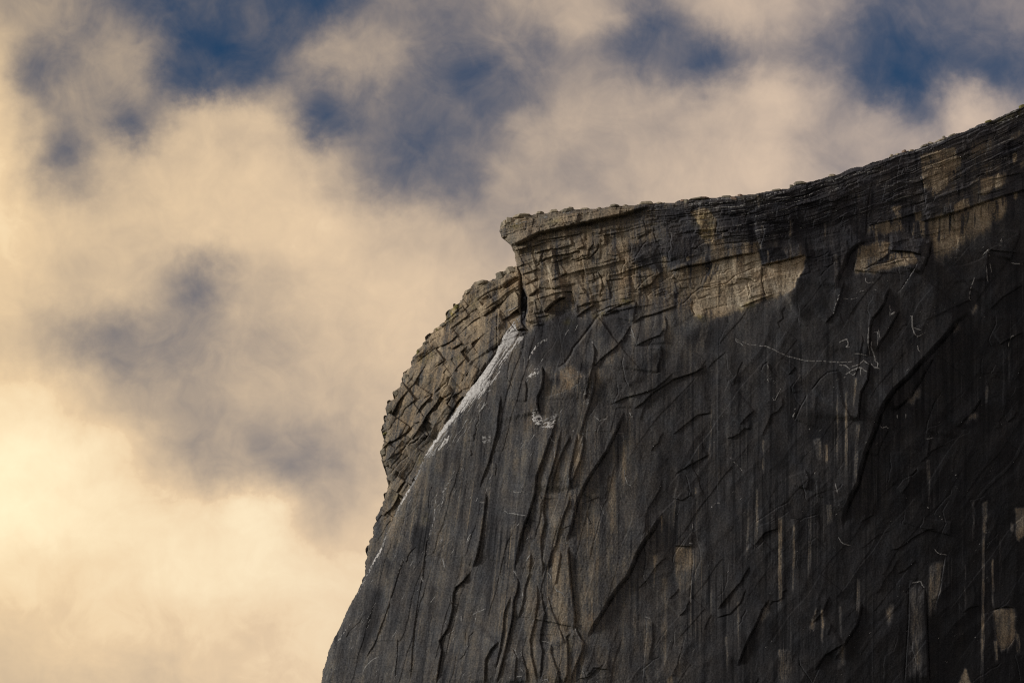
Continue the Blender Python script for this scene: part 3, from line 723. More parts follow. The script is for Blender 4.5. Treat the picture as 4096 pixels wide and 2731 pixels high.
def rock_material(name, attr=True, base=(0.25, 0.2, 0.15), rough=0.88):
    m, nt, b = new_mat(name)
    N, L = nt.nodes, nt.links
    geo = N.new("ShaderNodeNewGeometry")
    n1 = N.new("ShaderNodeTexNoise"); n1.inputs["Scale"].default_value = 0.9; n1.inputs["Detail"].default_value = 5
    n1.inputs["Roughness"].default_value = 0.65
    L.new(geo.outputs["Position"], n1.inputs["Vector"])
    mr = N.new("ShaderNodeMapRange"); mr.inputs["From Min"].default_value = 0.3; mr.inputs["From Max"].default_value = 0.7
    mr.inputs["To Min"].default_value = 0.58; mr.inputs["To Max"].default_value = 1.42
    L.new(n1.outputs["Fac"], mr.inputs["Value"])
    mx = N.new("ShaderNodeMix"); mx.data_type = 'RGBA'; mx.blend_type = 'MULTIPLY'; mx.inputs["Factor"].default_value = 1.0
    if attr:
        a = N.new("ShaderNodeAttribute"); a.attribute_name = "mineral"
        L.new(a.outputs["Color"], mx.inputs["A"])
    else:
        mx.inputs["A"].default_value = (*base, 1)
    L.new(mr.outputs["Result"], mx.inputs["B"])
    L.new(mx.outputs["Result"], b.inputs["Base Color"])
    b.inputs["Roughness"].default_value = rough
    b.inputs["Specular IOR Level"].default_value = 0.25
    bp = N.new("ShaderNodeBump"); bp.inputs["Strength"].default_value = 0.6; bp.inputs["Distance"].default_value = 0.35
    L.new(n1.outputs["Fac"], bp.inputs["Height"]); L.new(bp.outputs["Normal"], b.inputs["Normal"])
    return m


MAT_ROCK = rock_material("granite")
MAT_SLAB = rock_material("slab_granite", False, (0.36, 0.30, 0.22))
MAT_SLAB_DARK = rock_material("varnished_slab", False, (0.22, 0.19, 0.145))
MAT_SLAB_MOSS = rock_material("lichen_slab", False, (0.17, 0.15, 0.055))
MAT_SLAB_RED = rock_material("reddish_slab", False, (0.27, 0.19, 0.145))
MAT_SNOW, nt, b = new_mat("snow")
b.inputs["Base Color"].default_value = (0.80, 0.80, 0.82, 1); b.inputs["Roughness"].default_value = 0.7
b.inputs["Specular IOR Level"].default_value = 0.2
ns = nt.nodes.new("ShaderNodeTexNoise"); ns.inputs["Scale"].default_value = 0.7; ns.inputs["Detail"].default_value = 4
g_ = nt.nodes.new("ShaderNodeNewGeometry"); nt.links.new(g_.outputs["Position"], ns.inputs["Vector"])
cr = nt.nodes.new("ShaderNodeValToRGB"); cr.color_ramp.elements[0].position = 0.34; cr.color_ramp.elements[0].color = (0.34, 0.32, 0.31, 1)
cr.color_ramp.elements[1].position = 0.62; cr.color_ramp.elements[1].color = (0.66, 0.64, 0.62, 1)
nt.links.new(ns.outputs["Fac"], cr.inputs["Fac"]); nt.links.new(cr.outputs["Color"], b.inputs["Base Color"])
MAT_FROST, nt, b = new_mat("thin_snow")
b.inputs["Roughness"].default_value = 0.8
ns = nt.nodes.new("ShaderNodeTexNoise"); ns.inputs["Scale"].default_value = 0.5; ns.inputs["Detail"].default_value = 4
g_ = nt.nodes.new("ShaderNodeNewGeometry"); nt.links.new(g_.outputs["Position"], ns.inputs["Vector"])
cr = nt.nodes.new("ShaderNodeValToRGB"); cr.color_ramp.elements[0].position = 0.35; cr.color_ramp.elements[0].color = (0.14, 0.13, 0.125, 1)
cr.color_ramp.elements[1].position = 0.66; cr.color_ramp.elements[1].color = (0.33, 0.325, 0.32, 1)
nt.links.new(ns.outputs["Fac"], cr.inputs["Fac"]); nt.links.new(cr.outputs["Color"], b.inputs["Base Color"])
MAT_GROUND, nt, b = new_mat("valley_forest")
ng = nt.nodes.new("ShaderNodeTexNoise"); ng.inputs["Scale"].default_value = 0.02; ng.inputs["Detail"].default_value = 8
g_ = nt.nodes.new("ShaderNodeNewGeometry"); nt.links.new(g_.outputs["Position"], ng.inputs["Vector"])
cr = nt.nodes.new("ShaderNodeValToRGB"); cr.color_ramp.elements[0].color = (0.03, 0.04, 0.022, 1); cr.color_ramp.elements[1].color = (0.11, 0.10, 0.06, 1)
nt.links.new(ng.outputs["Fac"], cr.inputs["Fac"]); nt.links.new(cr.outputs["Color"], b.inputs["Base Color"])
b.inputs["Roughness"].default_value = 0.95


# ------------------------------------------------------------------ mesh helpers
def mesh_from_arrays(name, co, quads, mat, colors=None, parent=None):
    me = bpy.data.meshes.new(name)
    n, q = len(co), len(quads)
    me.vertices.add(n); me.vertices.foreach_set("co", np.ascontiguousarray(co, np.float32).ravel())
    me.loops.add(q * 4); me.loops.foreach_set("vertex_index", np.ascontiguousarray(quads, np.int32).ravel())
    me.polygons.add(q); me.polygons.foreach_set("loop_start", np.arange(0, q * 4, 4, dtype=np.int32))
    me.update(calc_edges=True)
    if colors is not None:
        a = me.attributes.new("mineral", 'FLOAT_COLOR', 'POINT')
        a.data.foreach_set("color", np.concatenate([colors, np.ones((n, 1), np.float32)], 1).astype(np.float32).ravel())
    me.materials.append(mat)
    o = bpy.data.objects.new(name, me); C.objects.link(o)
    if parent is not None:
        o.parent = parent
        o.matrix_parent_inverse = parent.matrix_world.inverted()
    return o


def compact(co, col, quads):
    used, inv = np.unique(quads, return_inverse=True)
    return co[used], col[used], inv.reshape(quads.shape)


def build_sheet(mask, Hf, label_of=None, back=((4, .3), (14, 1.0), (45, 4), (140, 22), (330, 80)), down=True):
    """closed rock body: the carved front plus its flanks and top running back into the mountain"""
    hh = Hf
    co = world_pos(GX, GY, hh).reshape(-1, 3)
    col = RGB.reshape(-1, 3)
    m = mask
    cell = m[:-1, :-1] & m[1:, :-1] & m[:-1, 1:] & m[1:, 1:]
    jj, ii = np.nonzero(cell)
    v00 = jj * NX + ii
    quads = np.stack([v00, v00 + NX, v00 + NX + 1, v00 + 1], 1)       # faces the viewer
    lab = np.zeros(len(quads), int) if label_of is None else label_of[jj, ii]
    # free edges
    pad = np.pad(cell, 1)
    extra_q, extra_l = [], []
    edges = []
    for dj, di, a, bq in ((-1, 0, (0, 1), (0, 0)), (1, 0, (1, 0), (1, 1)), (0, -1, (0, 0), (1, 0)), (0, 1, (1, 1), (0, 1))):
        nb = pad[1 + dj:1 + dj + cell.shape[0], 1 + di:1 + di + cell.shape[1]]
        fj, fi = np.nonzero(cell & ~nb)
        edges.append(np.stack([(fj + a[0]) * NX + fi + a[1], (fj + bq[0]) * NX + fi + bq[1],
                               np.zeros(len(fj), int) if label_of is None else label_of[fj, fi]], 1))
    E = np.concatenate(edges)
    bv, inv = np.unique(E[:, :2], return_inverse=True); inv = inv.reshape(-1, 2)
    bx, by = GX.ravel()[bv], GY.ravel()[bv]
    low = by > YS[-1] - 3 * STEP
    base = len(co)
    prev = bv.copy()
    # inward direction from the blurred mask
    f = blur(m.astype(np.float32), 24)
    gy_, gx_ = np.gradient(f, STEP)
    ux, uz = gx_.ravel()[bv], -gy_.ravel()[bv]
    nn = np.hypot(ux, uz) + 1e-6
    ux, uz = ux / nn, uz / nn
    cos_, cols_ = [co], [col]
    p0 = co[bv]
    wob = np.stack([fbm(bx / 30, by / 30, 2, 141), fbm(bx / 30, by / 30, 2, 142), fbm(bx / 30, by / 30, 2, 143)], 1)
    for k, (dep, inn) in enumerate(back):
        p = p0.copy()
        if not down: kk_ = 1 - 0.8 * sstep(1850, 2100, by); dep = dep * kk_; inn = inn * kk_
        p[:, 1] += dep
        p[:, 0] += ux * inn; p[:, 2] += uz * inn
        p += wob * (np.zeros(len(bx)) + inn)[:, None] * (0.35 if down else 0.17)
        # never rise above the line of sight of the free edge
        top = uz < -0.2
        p[:, 2] = np.where(top, p0[:, 2] - 0.045 * dep, p[:, 2])
        if down: p[:, 0] += np.where(by < 1330, 0.32 * dep * sstep(2750, 2050, bx), 0)
        if down:
            pl = p0.copy(); pl[:, 1] += 2.0 + 6 * k; pl[:, 2] -= 2.0 * k
            p = np.where(low[:, None], pl, p)
        cos_.append(p); cols_.append(col[bv])
        cur = base + k * len(bv) + np.arange(len(bv))
        extra_q.append(np.stack([prev[inv[:, 0]], prev[inv[:, 1]], cur[inv[:, 1]], cur[inv[:, 0]]], 1)); extra_l.append(E[:, 2])
        prev = cur
    co = np.concatenate(cos_); col = np.concatenate(cols_)
    quads = np.concatenate([quads] + extra_q); lab = np.concatenate([lab] + extra_l)
    return co, col, quads, lab


def tag(o, label=None, cat=None, group=None, kind=None):
    if label: o["label"] = label
    if cat: o["category"] = cat
    if group: o["group"] = group
    if kind: o["kind"] = kind
    return o


# ------------------------------------------------------------------ the cliff
cliff = bpy.data.objects.new("cliff", None); C.objects.link(cliff)
cliff.location = (0, DIST, 0)
bpy.context.view_layer.update()
tag(cliff, "huge granite cliff with an overhanging brow and black streaked face under a cloudy sky", "cliff", None, "structure")
brow = (GY < lowy) & (GX > 1980)
brow_c = brow[:-1, :-1].astype(int)
PARTS = [("pale_scar", "broad tan panel under the long roof", "3222,1020 3212,1078 3185,1115 3178,1150 3130,1170 3060,1190 3020,1205 2950,1235 2880,1260 2800,1260 2760,1230 2810,1160 2850,1050 2960,1022 3035,1012 3042,1060 3144,1042"),
         ("pale_scar", "black streaked tan panel under the eastern roof", "3711,876 3806,852 3857,842 3925,815 4024,784 4024,846 4000,873 3959,900 3891,933 3800,1000 3760,1020 3740,1000 3720,930"),
         ("pale_scar", "tan block with a thin crack across it", "3429,988 3449,982 3534,965 3555,968 3551,1012 3500,1050 3459,1077 3432,1090 3418,1084 3425,1036"),
         ("pale_scar", "tan lens shaped ledge under a black roof", "3561,1019 3602,1007 3646,1009 3674,1036 3657,1053 3568,1067 3483,1090 3459,1090 3486,1063 3558,1046"),
         ("pale_scar", "finely bedded tan patch on the east rim", "3680,621 3772,597 3820,590 3827,621 3847,635 3840,672 3789,693 3793,727 3772,757 3721,774 3694,740 3687,689"),
         ("pale_scar", "square tan scar on the middle wall", "2705,2182 2767,2188 2772,2259 2749,2289 2700,2284"),
         ("pale_scar", "pointed tan scar beside the grey pillar", "3720,2260 3773,2244 3762,2361 3736,2430 3717,2456 3712,2377"),
         ("pale_scar", "scalloped tan scar low on the east wall", "3974,2435 4059,2430 4064,2546 4032,2589 4001,2597 3990,2557 3977,2509"),
         ("pale_scar", "tan scar cut by the right frame edge", "4059,2032 4100,2030 4100,2122 4075,2160 4062,2128"),
         ("pillar", "upright grey pillar with a snowy top", "3640,2318 3665,2326 3699,2350 3704,2456 3707,2536 3715,2760 3619,2760 3635,2483"),
         ("pillar", "stubby flake pillar dusted with snow", "2102,1520 2120,1490 2150,1462 2168,1462 2173,1506 2165,1554 2148,1588 2148,1650 2110,1640")]
for k_, (_, _, pp) in enumerate(PARTS):
    sl_ = box(P(pp), 6)
    sub_ = brow_c[sl_]
    mk_ = inside(P(pp), JX[sl_], JY[sl_])[:sub_.shape[0], :sub_.shape[1]]
    sub_[mk_] = 2 + k_
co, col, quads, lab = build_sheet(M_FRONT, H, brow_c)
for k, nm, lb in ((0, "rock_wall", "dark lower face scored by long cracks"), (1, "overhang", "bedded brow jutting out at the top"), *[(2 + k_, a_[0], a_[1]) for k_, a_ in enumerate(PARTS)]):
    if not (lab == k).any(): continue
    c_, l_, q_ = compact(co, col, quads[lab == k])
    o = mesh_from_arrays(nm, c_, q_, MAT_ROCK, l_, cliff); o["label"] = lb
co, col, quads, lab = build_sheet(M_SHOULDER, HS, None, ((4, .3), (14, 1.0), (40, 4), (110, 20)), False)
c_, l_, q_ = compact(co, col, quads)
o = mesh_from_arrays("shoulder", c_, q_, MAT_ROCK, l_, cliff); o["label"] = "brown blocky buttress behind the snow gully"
del co, col, quads, lab, c_, l_, q_

# the wall carries on below and to the east of what the telephoto view takes in
def coarse(name, xs, ys, label, top=None):
    cx_, cy_ = np.meshgrid(xs, ys)
    if top is not None:                                  # rows run from the rim down to the last surveyed row
        ty_ = np.interp(cx_, top[:, 0], top[:, 1])
        cy_ = ty_ + (cy_ - ys[0]) / (ys[-1] - ys[0]) * (2790 - ty_)
    low_ = np.maximum(cy_ - 2740, 0)
    fl_ = cx_ - 0.38 * low_ * sstep(2800, 1300, cx_)
    hh_ = -((np.minimum(cx_, 5200) - 2500) / 1600) ** 2 * 330 + 0.10 * (cy_ - 1300) - 0.6 * np.maximum(cx_ - 5200, 0) + 0.00006 * low_ ** 2 + 60 * sstep(2900, 2000, cx_)
    hh_ = hh_ + 26 * fbm(cx_ / 330, cy_ / 330, 4, 191) + 14 * ridged((cx_ + 0.3 * cy_) / 120, cy_ / 700, 3, 192) - 10
    if top is None:
        hh_ = hh_ * sstep(0, 500, low_ - 40) + (np.interp(cx_, XS[14:], H[-4, 14:]) - 1.0) * (1 - sstep(0, 500, low_ - 40))
    if top is not None:
        v_ = cy_ - ty_; hh_ = hh_ - 20 * sstep(60, 0, v_) + 25 * sstep(400, 0, v_)
    p_ = world_pos(fl_, cy_, hh_)
    p_[..., 2] = np.maximum(p_[..., 2], -6.0)
    vv0 = np.clip(0.14 + 0.10 * fbm(cx_ / 40, cy_ / 600, 4, 193) + 0.10 * fbm(cx_ / 200, cy_ / 200, 3, 194), 0.02, 0.5)
    c_ = rock_rgb(vv0, cx_ * 0, cx_ * 0)
    ny_, nx_ = cx_.shape
    k_ = (np.arange(ny_ - 1)[:, None] * nx_ + np.arange(nx_ - 1)[None, :]).ravel()
    q_ = np.stack([k_, k_ + nx_, k_ + nx_ + 1, k_ + 1], 1)
    co_, cl_ = p_.reshape(-1, 3), c_.reshape(-1, 3)
    if top is not None:                                  # summit plateau behind the rim
        back_ = p_[0].copy(); back_[:, 1] += 420; back_[:, 2] -= 30
        n0 = len(co_); co_ = np.concatenate([co_, back_]); cl_ = np.concatenate([cl_, c_[0]])
        i_ = np.arange(nx_ - 1)
        q_ = np.concatenate([q_, np.stack([i_ + 1, n0 + i_ + 1, n0 + i_, i_], 1)])
    o_ = mesh_from_arrays(name, co_, q_, MAT_ROCK, cl_, cliff); o_["label"] = label


coarse("east_wall", np.arange(4246, 7600, 12.0), np.linspace(0, 1, 190), "continuation of the dark face to the east", P("4200,372 4260,345 4700,170 5400,20 6200,0 7600,260"))
coarse("lower_wall", np.arange(1276, 7600, 16.0), np.concatenate([np.arange(2782, 4200, 12.0), np.arange(4200, 11500, 60.0)]), "lower part of the face dropping to the valley")

# ------------------------------------------------------------------ snow
SNOW_W = fbm(GX / 9, GY / 9, 3, 151)
HV = np.where(M_FRONT, H, np.where(M_SHOULDER, HS, -500)).astype(np.float32)
ANY = M_FRONT | M_SHOULDER


def snow_object(name, mask, mat=None):
    """a thin drift lying on the rock: crest raised, rim sunk into the rock"""
    mask = mask & ANY
    js, is_ = np.nonzero(mask)
    if len(js) < 4:
        return None
    j0, j1, i0, i1 = max(js.min() - 3, 0), min(js.max() + 4, NY), max(is_.min() - 3, 0), min(is_.max() + 4, NX)
    sl = (slice(j0, j1), slice(i0, i1))
    mk = mask[sl]; hv = HV[sl]
    cnt = mk[:-1, :-1].astype(int) + mk[1:, :-1] + mk[:-1, 1:] + mk[1:, 1:]
    cell = cnt >= 2
    jj, ii = np.nonzero(cell)
    if len(jj) < 2:
        return None
    W = mk.shape[1]
    inn = blur(mk.astype(np.float32), STEP)
    hs_ = hv + np.where(mk, 0.7 + 2.2 * np.clip(inn - 0.4, 0, 1), -0.6)
    co = world_pos(GX[sl], GY[sl], hs_).reshape(-1, 3)
    v = jj * W + ii
    q = np.stack([v, v + W, v + W + 1, v + 1], 1)
    used, inv = np.unique(q, return_inverse=True)
    co = co[used]; q = inv.reshape(q.shape)
    org = co.mean(0)
    o = mesh_from_arrays(name, co - org, q, mat or MAT_SNOW)
    o.location = org
    return o


def line_mask(pts, w, th=-0.25, gap=0.0):
    p = P(pts) if isinstance(pts, str) else pts
    m = np.zeros(GX.shape, bool)
    s = box(p, 20)
    d, _, par = pdist(p, JX[s], JY[s])
    wl = w * (0.55 + 0.5 * (SNOW_W[s] + 0.6)) * (0.5 + 0.5 * np.sin(np.pi * np.clip(par, 0.03, 0.97)) ** 0.5)
    m[s] = (d < np.maximum(wl * 0.55, 1.05)) & (SNOW_W[s] > th)
    return m


def poly_mask(pts, th, ang=None, sx=30.0, sy=5.0, seed=161):
    p = P(pts)
    m = np.zeros(GX.shape, bool)
    s = box(p, 16)
    if ang is None:
        n = SNOW_W[s]
    else:
        c_, s_ = math.cos(math.radians(ang)), math.sin(math.radians(ang))
        a = GX[s] * c_ - GY[s] * s_; b_ = GX[s] * s_ + GY[s] * c_
        n = fbm((b_ + 5 * perlin(GX[s] / 40, GY[s] / 40, seed)) / sy, a / sx, 3, seed)
    m[s] = inside(p, EX[s], EY[s]) & (n > th)
    return m


taken = np.zeros(GX.shape, bool)


def largest_piece(mask):
    """keep the biggest connected drift; hand back the crumbs separately"""
    js, is_ = np.nonzero(mask)
    left = set(zip(js.tolist(), is_.tolist())); best = []
    while left:
        p0 = left.pop(); comp = [p0]; todo = [p0]
        while todo:
            a, b_ = todo.pop()
            for dj in (-1, 0, 1):
                for di in (-1, 0, 1):
                    q_ = (a + dj, b_ + di)
                    if q_ in left:
                        left.remove(q_); comp.append(q_); todo.append(q_)
        if len(comp) > len(best):
            best = comp
    m = np.zeros_like(mask)
    if best:
        b2 = np.array(best); m[b2[:, 0], b2[:, 1]] = True
    return m, mask & ~m


CRUMBS = np.zeros(GX.shape, bool)


def snow_thing(mask, label, group=None, mat=None):
    global taken, CRUMBS
    mask = mask & ~taken & ANY
    if mat is None: mat = MAT_SNOW if mask.sum() > 900 else MAT_FROST
    big, rest = largest_piece(mask)
    if big.sum() < 12:
        CRUMBS |= mask
        return
    CRUMBS |= rest
    o = snow_object("snow_patch", big, mat)
    if o is not None:
        taken |= big
        tag(o, label, "snow", group)


le = FRONT_LEFT
main = poly_mask("1996,1384 2014,1340 2030,1316 2046,1296 2062,1299 2072,1327 2069,1347 2096,1344 2079,1371 2049,1405 2025,1442 2008,1476 1990,1506 1960,1545 1930,1580 1890,1612 1858,1640 1806,1690 1760,1750 1718,1804 1688,1850 1674,1890 1696,1834 1723,1787 1760,1729 1805,1668 1842,1613 1873,1562 1899,1533 1943,1473 1981,1418", -1, 57, 170, 6, 163)
main |= poly_mask("2030,1316 2046,1293 2083,1259 2086,1272 2062,1302 2072,1327 2050,1345 2020,1345", -0.02, 50, 24, 6, 164)
md, _, _ = pdist(FRONT_LEFT, GX, GY)
cg, sg_ = math.cos(math.radians(57)), math.sin(math.radians(57))
nn_ = fbm((GX * sg_ + GY * cg + 6 * perlin(GX / 50, GY / 50, 171)) / 6, (GX * cg - GY * sg_) / 150, 4, 172, 0.6)
main &= nn_ > np.where(GY > 1345, -0.42 + np.clip(md / 80, 0, 1) * 0.66, -0.15)
snow_thing(main, "long white snow streak running down the gully below the overhang")
snow_thing(poly_mask("1930,1575 1965,1556 1990,1530 1960,1600 1900,1690 1840,1760 1780,1800 1720,1830 1740,1770 1800,1690 1860,1625", 0.24, 57, 90, 5, 165),
           "largest ragged snow fleck on dark rock right beside the long snow streak")
snow_thing(poly_mask("1700,1830 1720,1795 1760,1770 1800,1740 1798,1760 1760,1800 1720,1830", -0.1, 57, 60, 6, 166), "lumpy snow cluster at the lower end of the long snow streak", None, MAT_SNOW)
snow_thing(line_mask("1690,1850 1672,1892 1652,1936 1638,1955 1618,1990 1600,2020 1580,2062", 8, -0.12), "narrow snow line edging the slab under the brown buttress", None, MAT_SNOW)
snow_thing(line_mask("1560,2110 1544,2145 1529,2189 1509,2224 1490,2255 1469,2299 1450,2335 1434,2373", 7, -0.05), "broken snow line along the sky edge low on the slab", None, MAT_SNOW)
snow_thing(poly_mask("2131,1639 2151,1635 2161,1659 2171,1676 2171,1693 2141,1699 2128,1680", -0.1, 20, 14, 6, 167) | line_mask("2135,1668 2165,1668", 6), "snow heap capping the stubby pillar foot", None, MAT_SNOW)
snow_thing(poly_mask("2178,1676 2216,1663 2239,1650 2223,1690 2214,1709 2168,1709", -0.08, 15, 14, 6, 168) | line_mask("2165,1707 2213,1709", 4), "snow covered ledge just right of the pillar foot", None, MAT_SNOW)
snow_thing(poly_mask("2102,1527 2118,1490 2150,1468 2165,1475 2150,1500 2120,1520", 0.06, 50, 14, 5, 169), "snow dusting on the shoulder of the tall flake pillar", None, MAT_SNOW)
snow_thing(line_mask("2185,1353 2178,1362 2161,1370 2145,1385 2134,1404 2124,1420 2114,1440", 9, -0.05) | line_mask("2187,1352 2186,1362", 5), "diagonal snow fleck on black rock right of the gully head", None, MAT_SNOW)
snow_thing(line_mask("2010,1250 2030,1240 2050,1235 2083,1222", 4, -.1) | line_mask("2030,1262 2060,1250 2085,1240", 3, -.1), "thin snow ledge on the grey slab at the gully head")
snow_thing(line_mask("1818,1885 1810,1905 1798,1926 1785,1950 1774,1967 1773,2000 1758,2045", 8, -0.05), "snow trail dropping down the slab below the scattered flecks")
snow_thing(line_mask("1748,1960 1745,1990 1736,2075 1722,2129 1706,2169", 4, -.1), "thin upright snow seam left of the dotted trail")
snow_thing(line_mask("1616,2224 1606,2255 1594,2289", 6, -.1), "short snow streak low on the left slab")
snow_thing(line_mask("1690,2305 1691,2325", 9, -1), "single white snow blob on the lower slab")
snow_thing(line_mask("1773,2232 1775,2246 1778,2266", 6, -.3), "small snow hook on the middle slab")
snow_thing(line_mask("1945,1955 1944,1985 1942,2010 1920,2006", 4, -.6), "L shaped snow rim on the flake above the big left corner")
snow_thing(line_mask("1888,2458 1915,2445 1942,2433", 5, -.2) | line_mask("1845,2462 1847,2482", 7, -1) | line_mask("1902,2470 1905,2485", 4, -1), "slanting snow dash right of the big left corner")
snow_thing(line_mask("1783,2543 1800,2532 1815,2518", 4, -.3), "tiny snow dash beside the lower left corner crack")
snow_thing(line_mask("1449,2690 1460,2670 1484,2642 1500,2632 1514,2625", 5, -.3), "zigzag snow line near the bottom of the left slab")
snow_thing(line_mask("1350,2563 1358,2553 1375,2530 1409,2483", 4, 0.0) | line_mask("1354,2556 1364,2552", 7, -1), "snow fleck by the lowest sky edge")
snow_thing(poly_mask("1925,1750 1965,1738 1972,1760 1940,1775 1928,1770", 0.0, 10, 14, 5, 170), "small snow smear beside the long dark corner crack")
snow_thing(line_mask("2942,1354 2952,1361 2996,1378 3027,1381 3068,1386 3109,1405 3149,1425 3224,1442 3292,1444 3360,1449 3408,1446", 3.6, -.35), "long snow thread sloping across the middle of the dark wall")
snow_thing(line_mask("2942,1357 2949,1367 2962,1372 2976,1386", 4, -.6), "short snow curl at the left end of the long thread")
snow_thing(line_mask("3357,1370 3374,1361 3387,1357 3394,1371 3394,1381 3384,1388 3400,1388", 5.5, -.5), "snow arch on a rounded block above the snow web")
web = np.zeros_like(taken)
for p_, w_ in [("3357,1459 3381,1461 3401,1476", 4), ("3384,1497 3408,1480 3442,1468 3455,1480 3469,1486", 5), ("3408,1466 3435,1459 3455,1442 3476,1456", 5), ("3442,1469 3444,1503", 4),
               ("3486,1367 3483,1388 3493,1412 3500,1429 3502,1445", 5.5), ("3476,1306 3472,1357 3474,1391 3478,1420", 4), ("3513,1316 3520,1357", 3.5), ("3486,1456 3500,1469 3520,1476", 5),
               ("3415,1415 3449,1417 3469,1422", 4.5), ("3490,1330 3512,1328 3510,1380", 3), ("3395,1490 3412,1500 3425,1488", 3.5), ("3500,1445 3512,1452 3510,1470", 4), ("3425,1480 3432,1468 3448,1478", 4), ("3374,1510 3382,1508", 4)]:
    web |= line_mask(p_, w_, -.4)
snow_thing(web, "tangled web of snow caught in the cracks of the dark wall")
snow_thing(line_mask("3463,1111 3464,1128 3476,1133 3493,1130", 3, -1), "small L shaped snow mark under the pale ledge")
snow_thing(line_mask("3425,1172 3440,1166 3459,1162 3463,1158", 4, -.1) | line_mask("3374,1193 3398,1198 3432,1191", 3, -.2) | line_mask("3490,1155 3505,1160", 3, -.2), "faint snow dash on the slab under the pale ledge")
snow_thing(line_mask("3342,1180 3355,1182 3358,1190 3348,1200 3340,1230 3334,1255", 5, -.05), "snow caught at the foot of the shadowed corner")
snow_thing(line_mask("3932,1022 3942,1010 3955,998 3957,1012 3956,1027", 6, -.4) | line_mask("3946,1063 3947,1090 3951,1127", 4, -.6) | line_mask("3959,1053 3966,1087", 3, -1), "pointed snow cap with a snow line hanging below it")
snow_thing(line_mask("3898,1112 3892,1130 3881,1158 3878,1192 3883,1203", 4.5, -.15), "wavy snow strip above the small pale scar")
snow_thing(line_mask("3640,1264 3650,1266 3648,1301 3657,1332 3670,1346 3680,1343 3691,1335", 5, -.5) | line_mask("3657,1312 3687,1322", 3, -1), "hooked snow line above the great diagonal corner")
snow_thing(line_mask("3558,1220 3561,1240 3560,1264", 3, -.6) | line_mask("3565,1257 3572,1254 3579,1250", 8, -1), "little snow ledge between two dark corners")
snow_thing(line_mask("4012,948 4004,970 4001,992", 8, 0.05), "ragged snow fleck high on the east wall")
snow_thing(line_mask("4044,1053 4068,1055 4089,1056", 4, -.4), "level snow dash near the east edge")
snow_thing(line_mask("4034,1386 4037,1365 4046,1345 4060,1342", 4, -.2), "snow bow on the block near the east edge")
snow_thing(line_mask("3799,982 3827,999 3844,1005", 4, 0) | line_mask("3799,1031 3833,1029", 3, 0), "snow dash below the streaked pale panel")
snow_thing(line_mask("3609,1152 3625,1125 3646,1094 3660,1070 3674,1046", 3, -.1), "straight snow line climbing to the pale ledge")
snow_thing(line_mask("3670,1383 3674,1400 3682,1408", 4, -1), "short snow curl left of the great diagonal corner")
snow_thing(line_mask("2525,1312 2532,1333 2536,1345 2542,1356", 5, -.3) | line_mask("2512,1338 2525,1340 2534,1348", 3, -.4), "forked snow twig on the middle ramp")
snow_thing(line_mask("2488,1358 2496,1350 2507,1338", 5, -.3), "short snow dash low on the ramp crack")
snow_thing(line_mask("2369,1365 2372,1372 2377,1372", 4, -1), "snow tip on top of the upright corner crack")
snow_thing(line_mask("2376,1469 2390,1456 2403,1442", 4.5, -.6), "snow dash crossing the upright corner crack")
snow_thing(line_mask("2172,1590 2182,1588 2243,1574 2290,1552 2331,1523 2338,1533", 3, -.2), "curved snow edge on the scooped slab")
snow_thing(line_mask("2335,1575 2345,1575 2355,1550 2357,1575 2352,1617 2344,1612", 4.5, -.2), "snow rimmed splinter in the double crack")
snow_thing(line_mask("2379,1662 2385,1672 2399,1683 2415,1677 2437,1676", 3.2, -.5), "thin snow tick right of the double crack")
snow_thing(line_mask("2519,1648 2524,1660 2530,1668", 6, -.3), "snow crumb under the arched corner")
snow_thing(line_mask("2624,1498 2630,1494 2641,1489", 3, -.6), "snow trace at the foot of the short corner")
snow_thing(line_mask("2201,1748 2207,1761 2216,1766 2223,1770", 4, -1) | line_mask("2216,1792 2219,1826", 3.5, -.6), "snow rim on top of the left flake")
snow_thing(line_mask("2293,1720 2296,1726 2306,1727", 4, -1) | line_mask("2323,1732 2335,1734", 5, -1) | line_mask("2328,1754 2330,1785", 3.5, -.6), "snow tip on a narrow twin flake")
snow_thing(line_mask("2469,1733 2483,1734 2490,1730 2493,1750 2495,1768 2500,1782", 4, -.6), "angular snow line right of the arching corner")
snow_thing(line_mask("2498,1877 2500,1904 2505,1920 2510,1935 2524,1943", 4, -1), "curved snow sickle on the smooth grey slab")
snow_thing(line_mask("2054,1965 2063,1969 2075,1969 2092,1965", 3.6, -.4), "faint snow smile on the left grey slab")
snow_thing(line_mask("2403,2020 2410,2040 2415,2057", 3, -1), "snow slit under the snow sickle")
snow_thing(line_mask("2010,2037 2020,2044 2031,2050 2070,2056 2112,2061", 3.4, -.2), "thin snow seam crossing left of the long corners")
snow_thing(line_mask("2241,2095 2248,2098 2253,2108", 4, -1) | line_mask("2262,2171 2272,2171 2279,2176", 3.5, -1), "snow top on the pale splinter")
snow_thing(line_mask("2190,2288 2197,2294 2204,2305 2205,2315", 6, -1), "snow wedge in the middle crack")
snow_thing(line_mask("2053,2282 2061,2288 2066,2302", 5, -1), "snow cap on the left block of the crack bundle")
snow_thing(line_mask("2218,2345 2222,2352 2228,2363 2240,2367 2252,2372 2258,2387", 4.5, -.5), "stepped snow ledge between the lower cracks")
snow_thing(line_mask("2190,2384 2196,2410 2204,2435 2215,2462 2224,2482 2241,2523", 3.6, -.25), "long snow filled crack low in the bundle")
snow_thing(line_mask("2299,2510 2309,2535 2320,2554 2333,2567", 4, -.4), "snow crack beside the lowest big block")
snow_thing(line_mask("2163,2560 2175,2564 2201,2569", 4, -.5), "snow ledge topping a narrow lower flake")
snow_thing(line_mask("2091,2368 2092,2388", 6, -1), "snow sliver on a lower left flake")
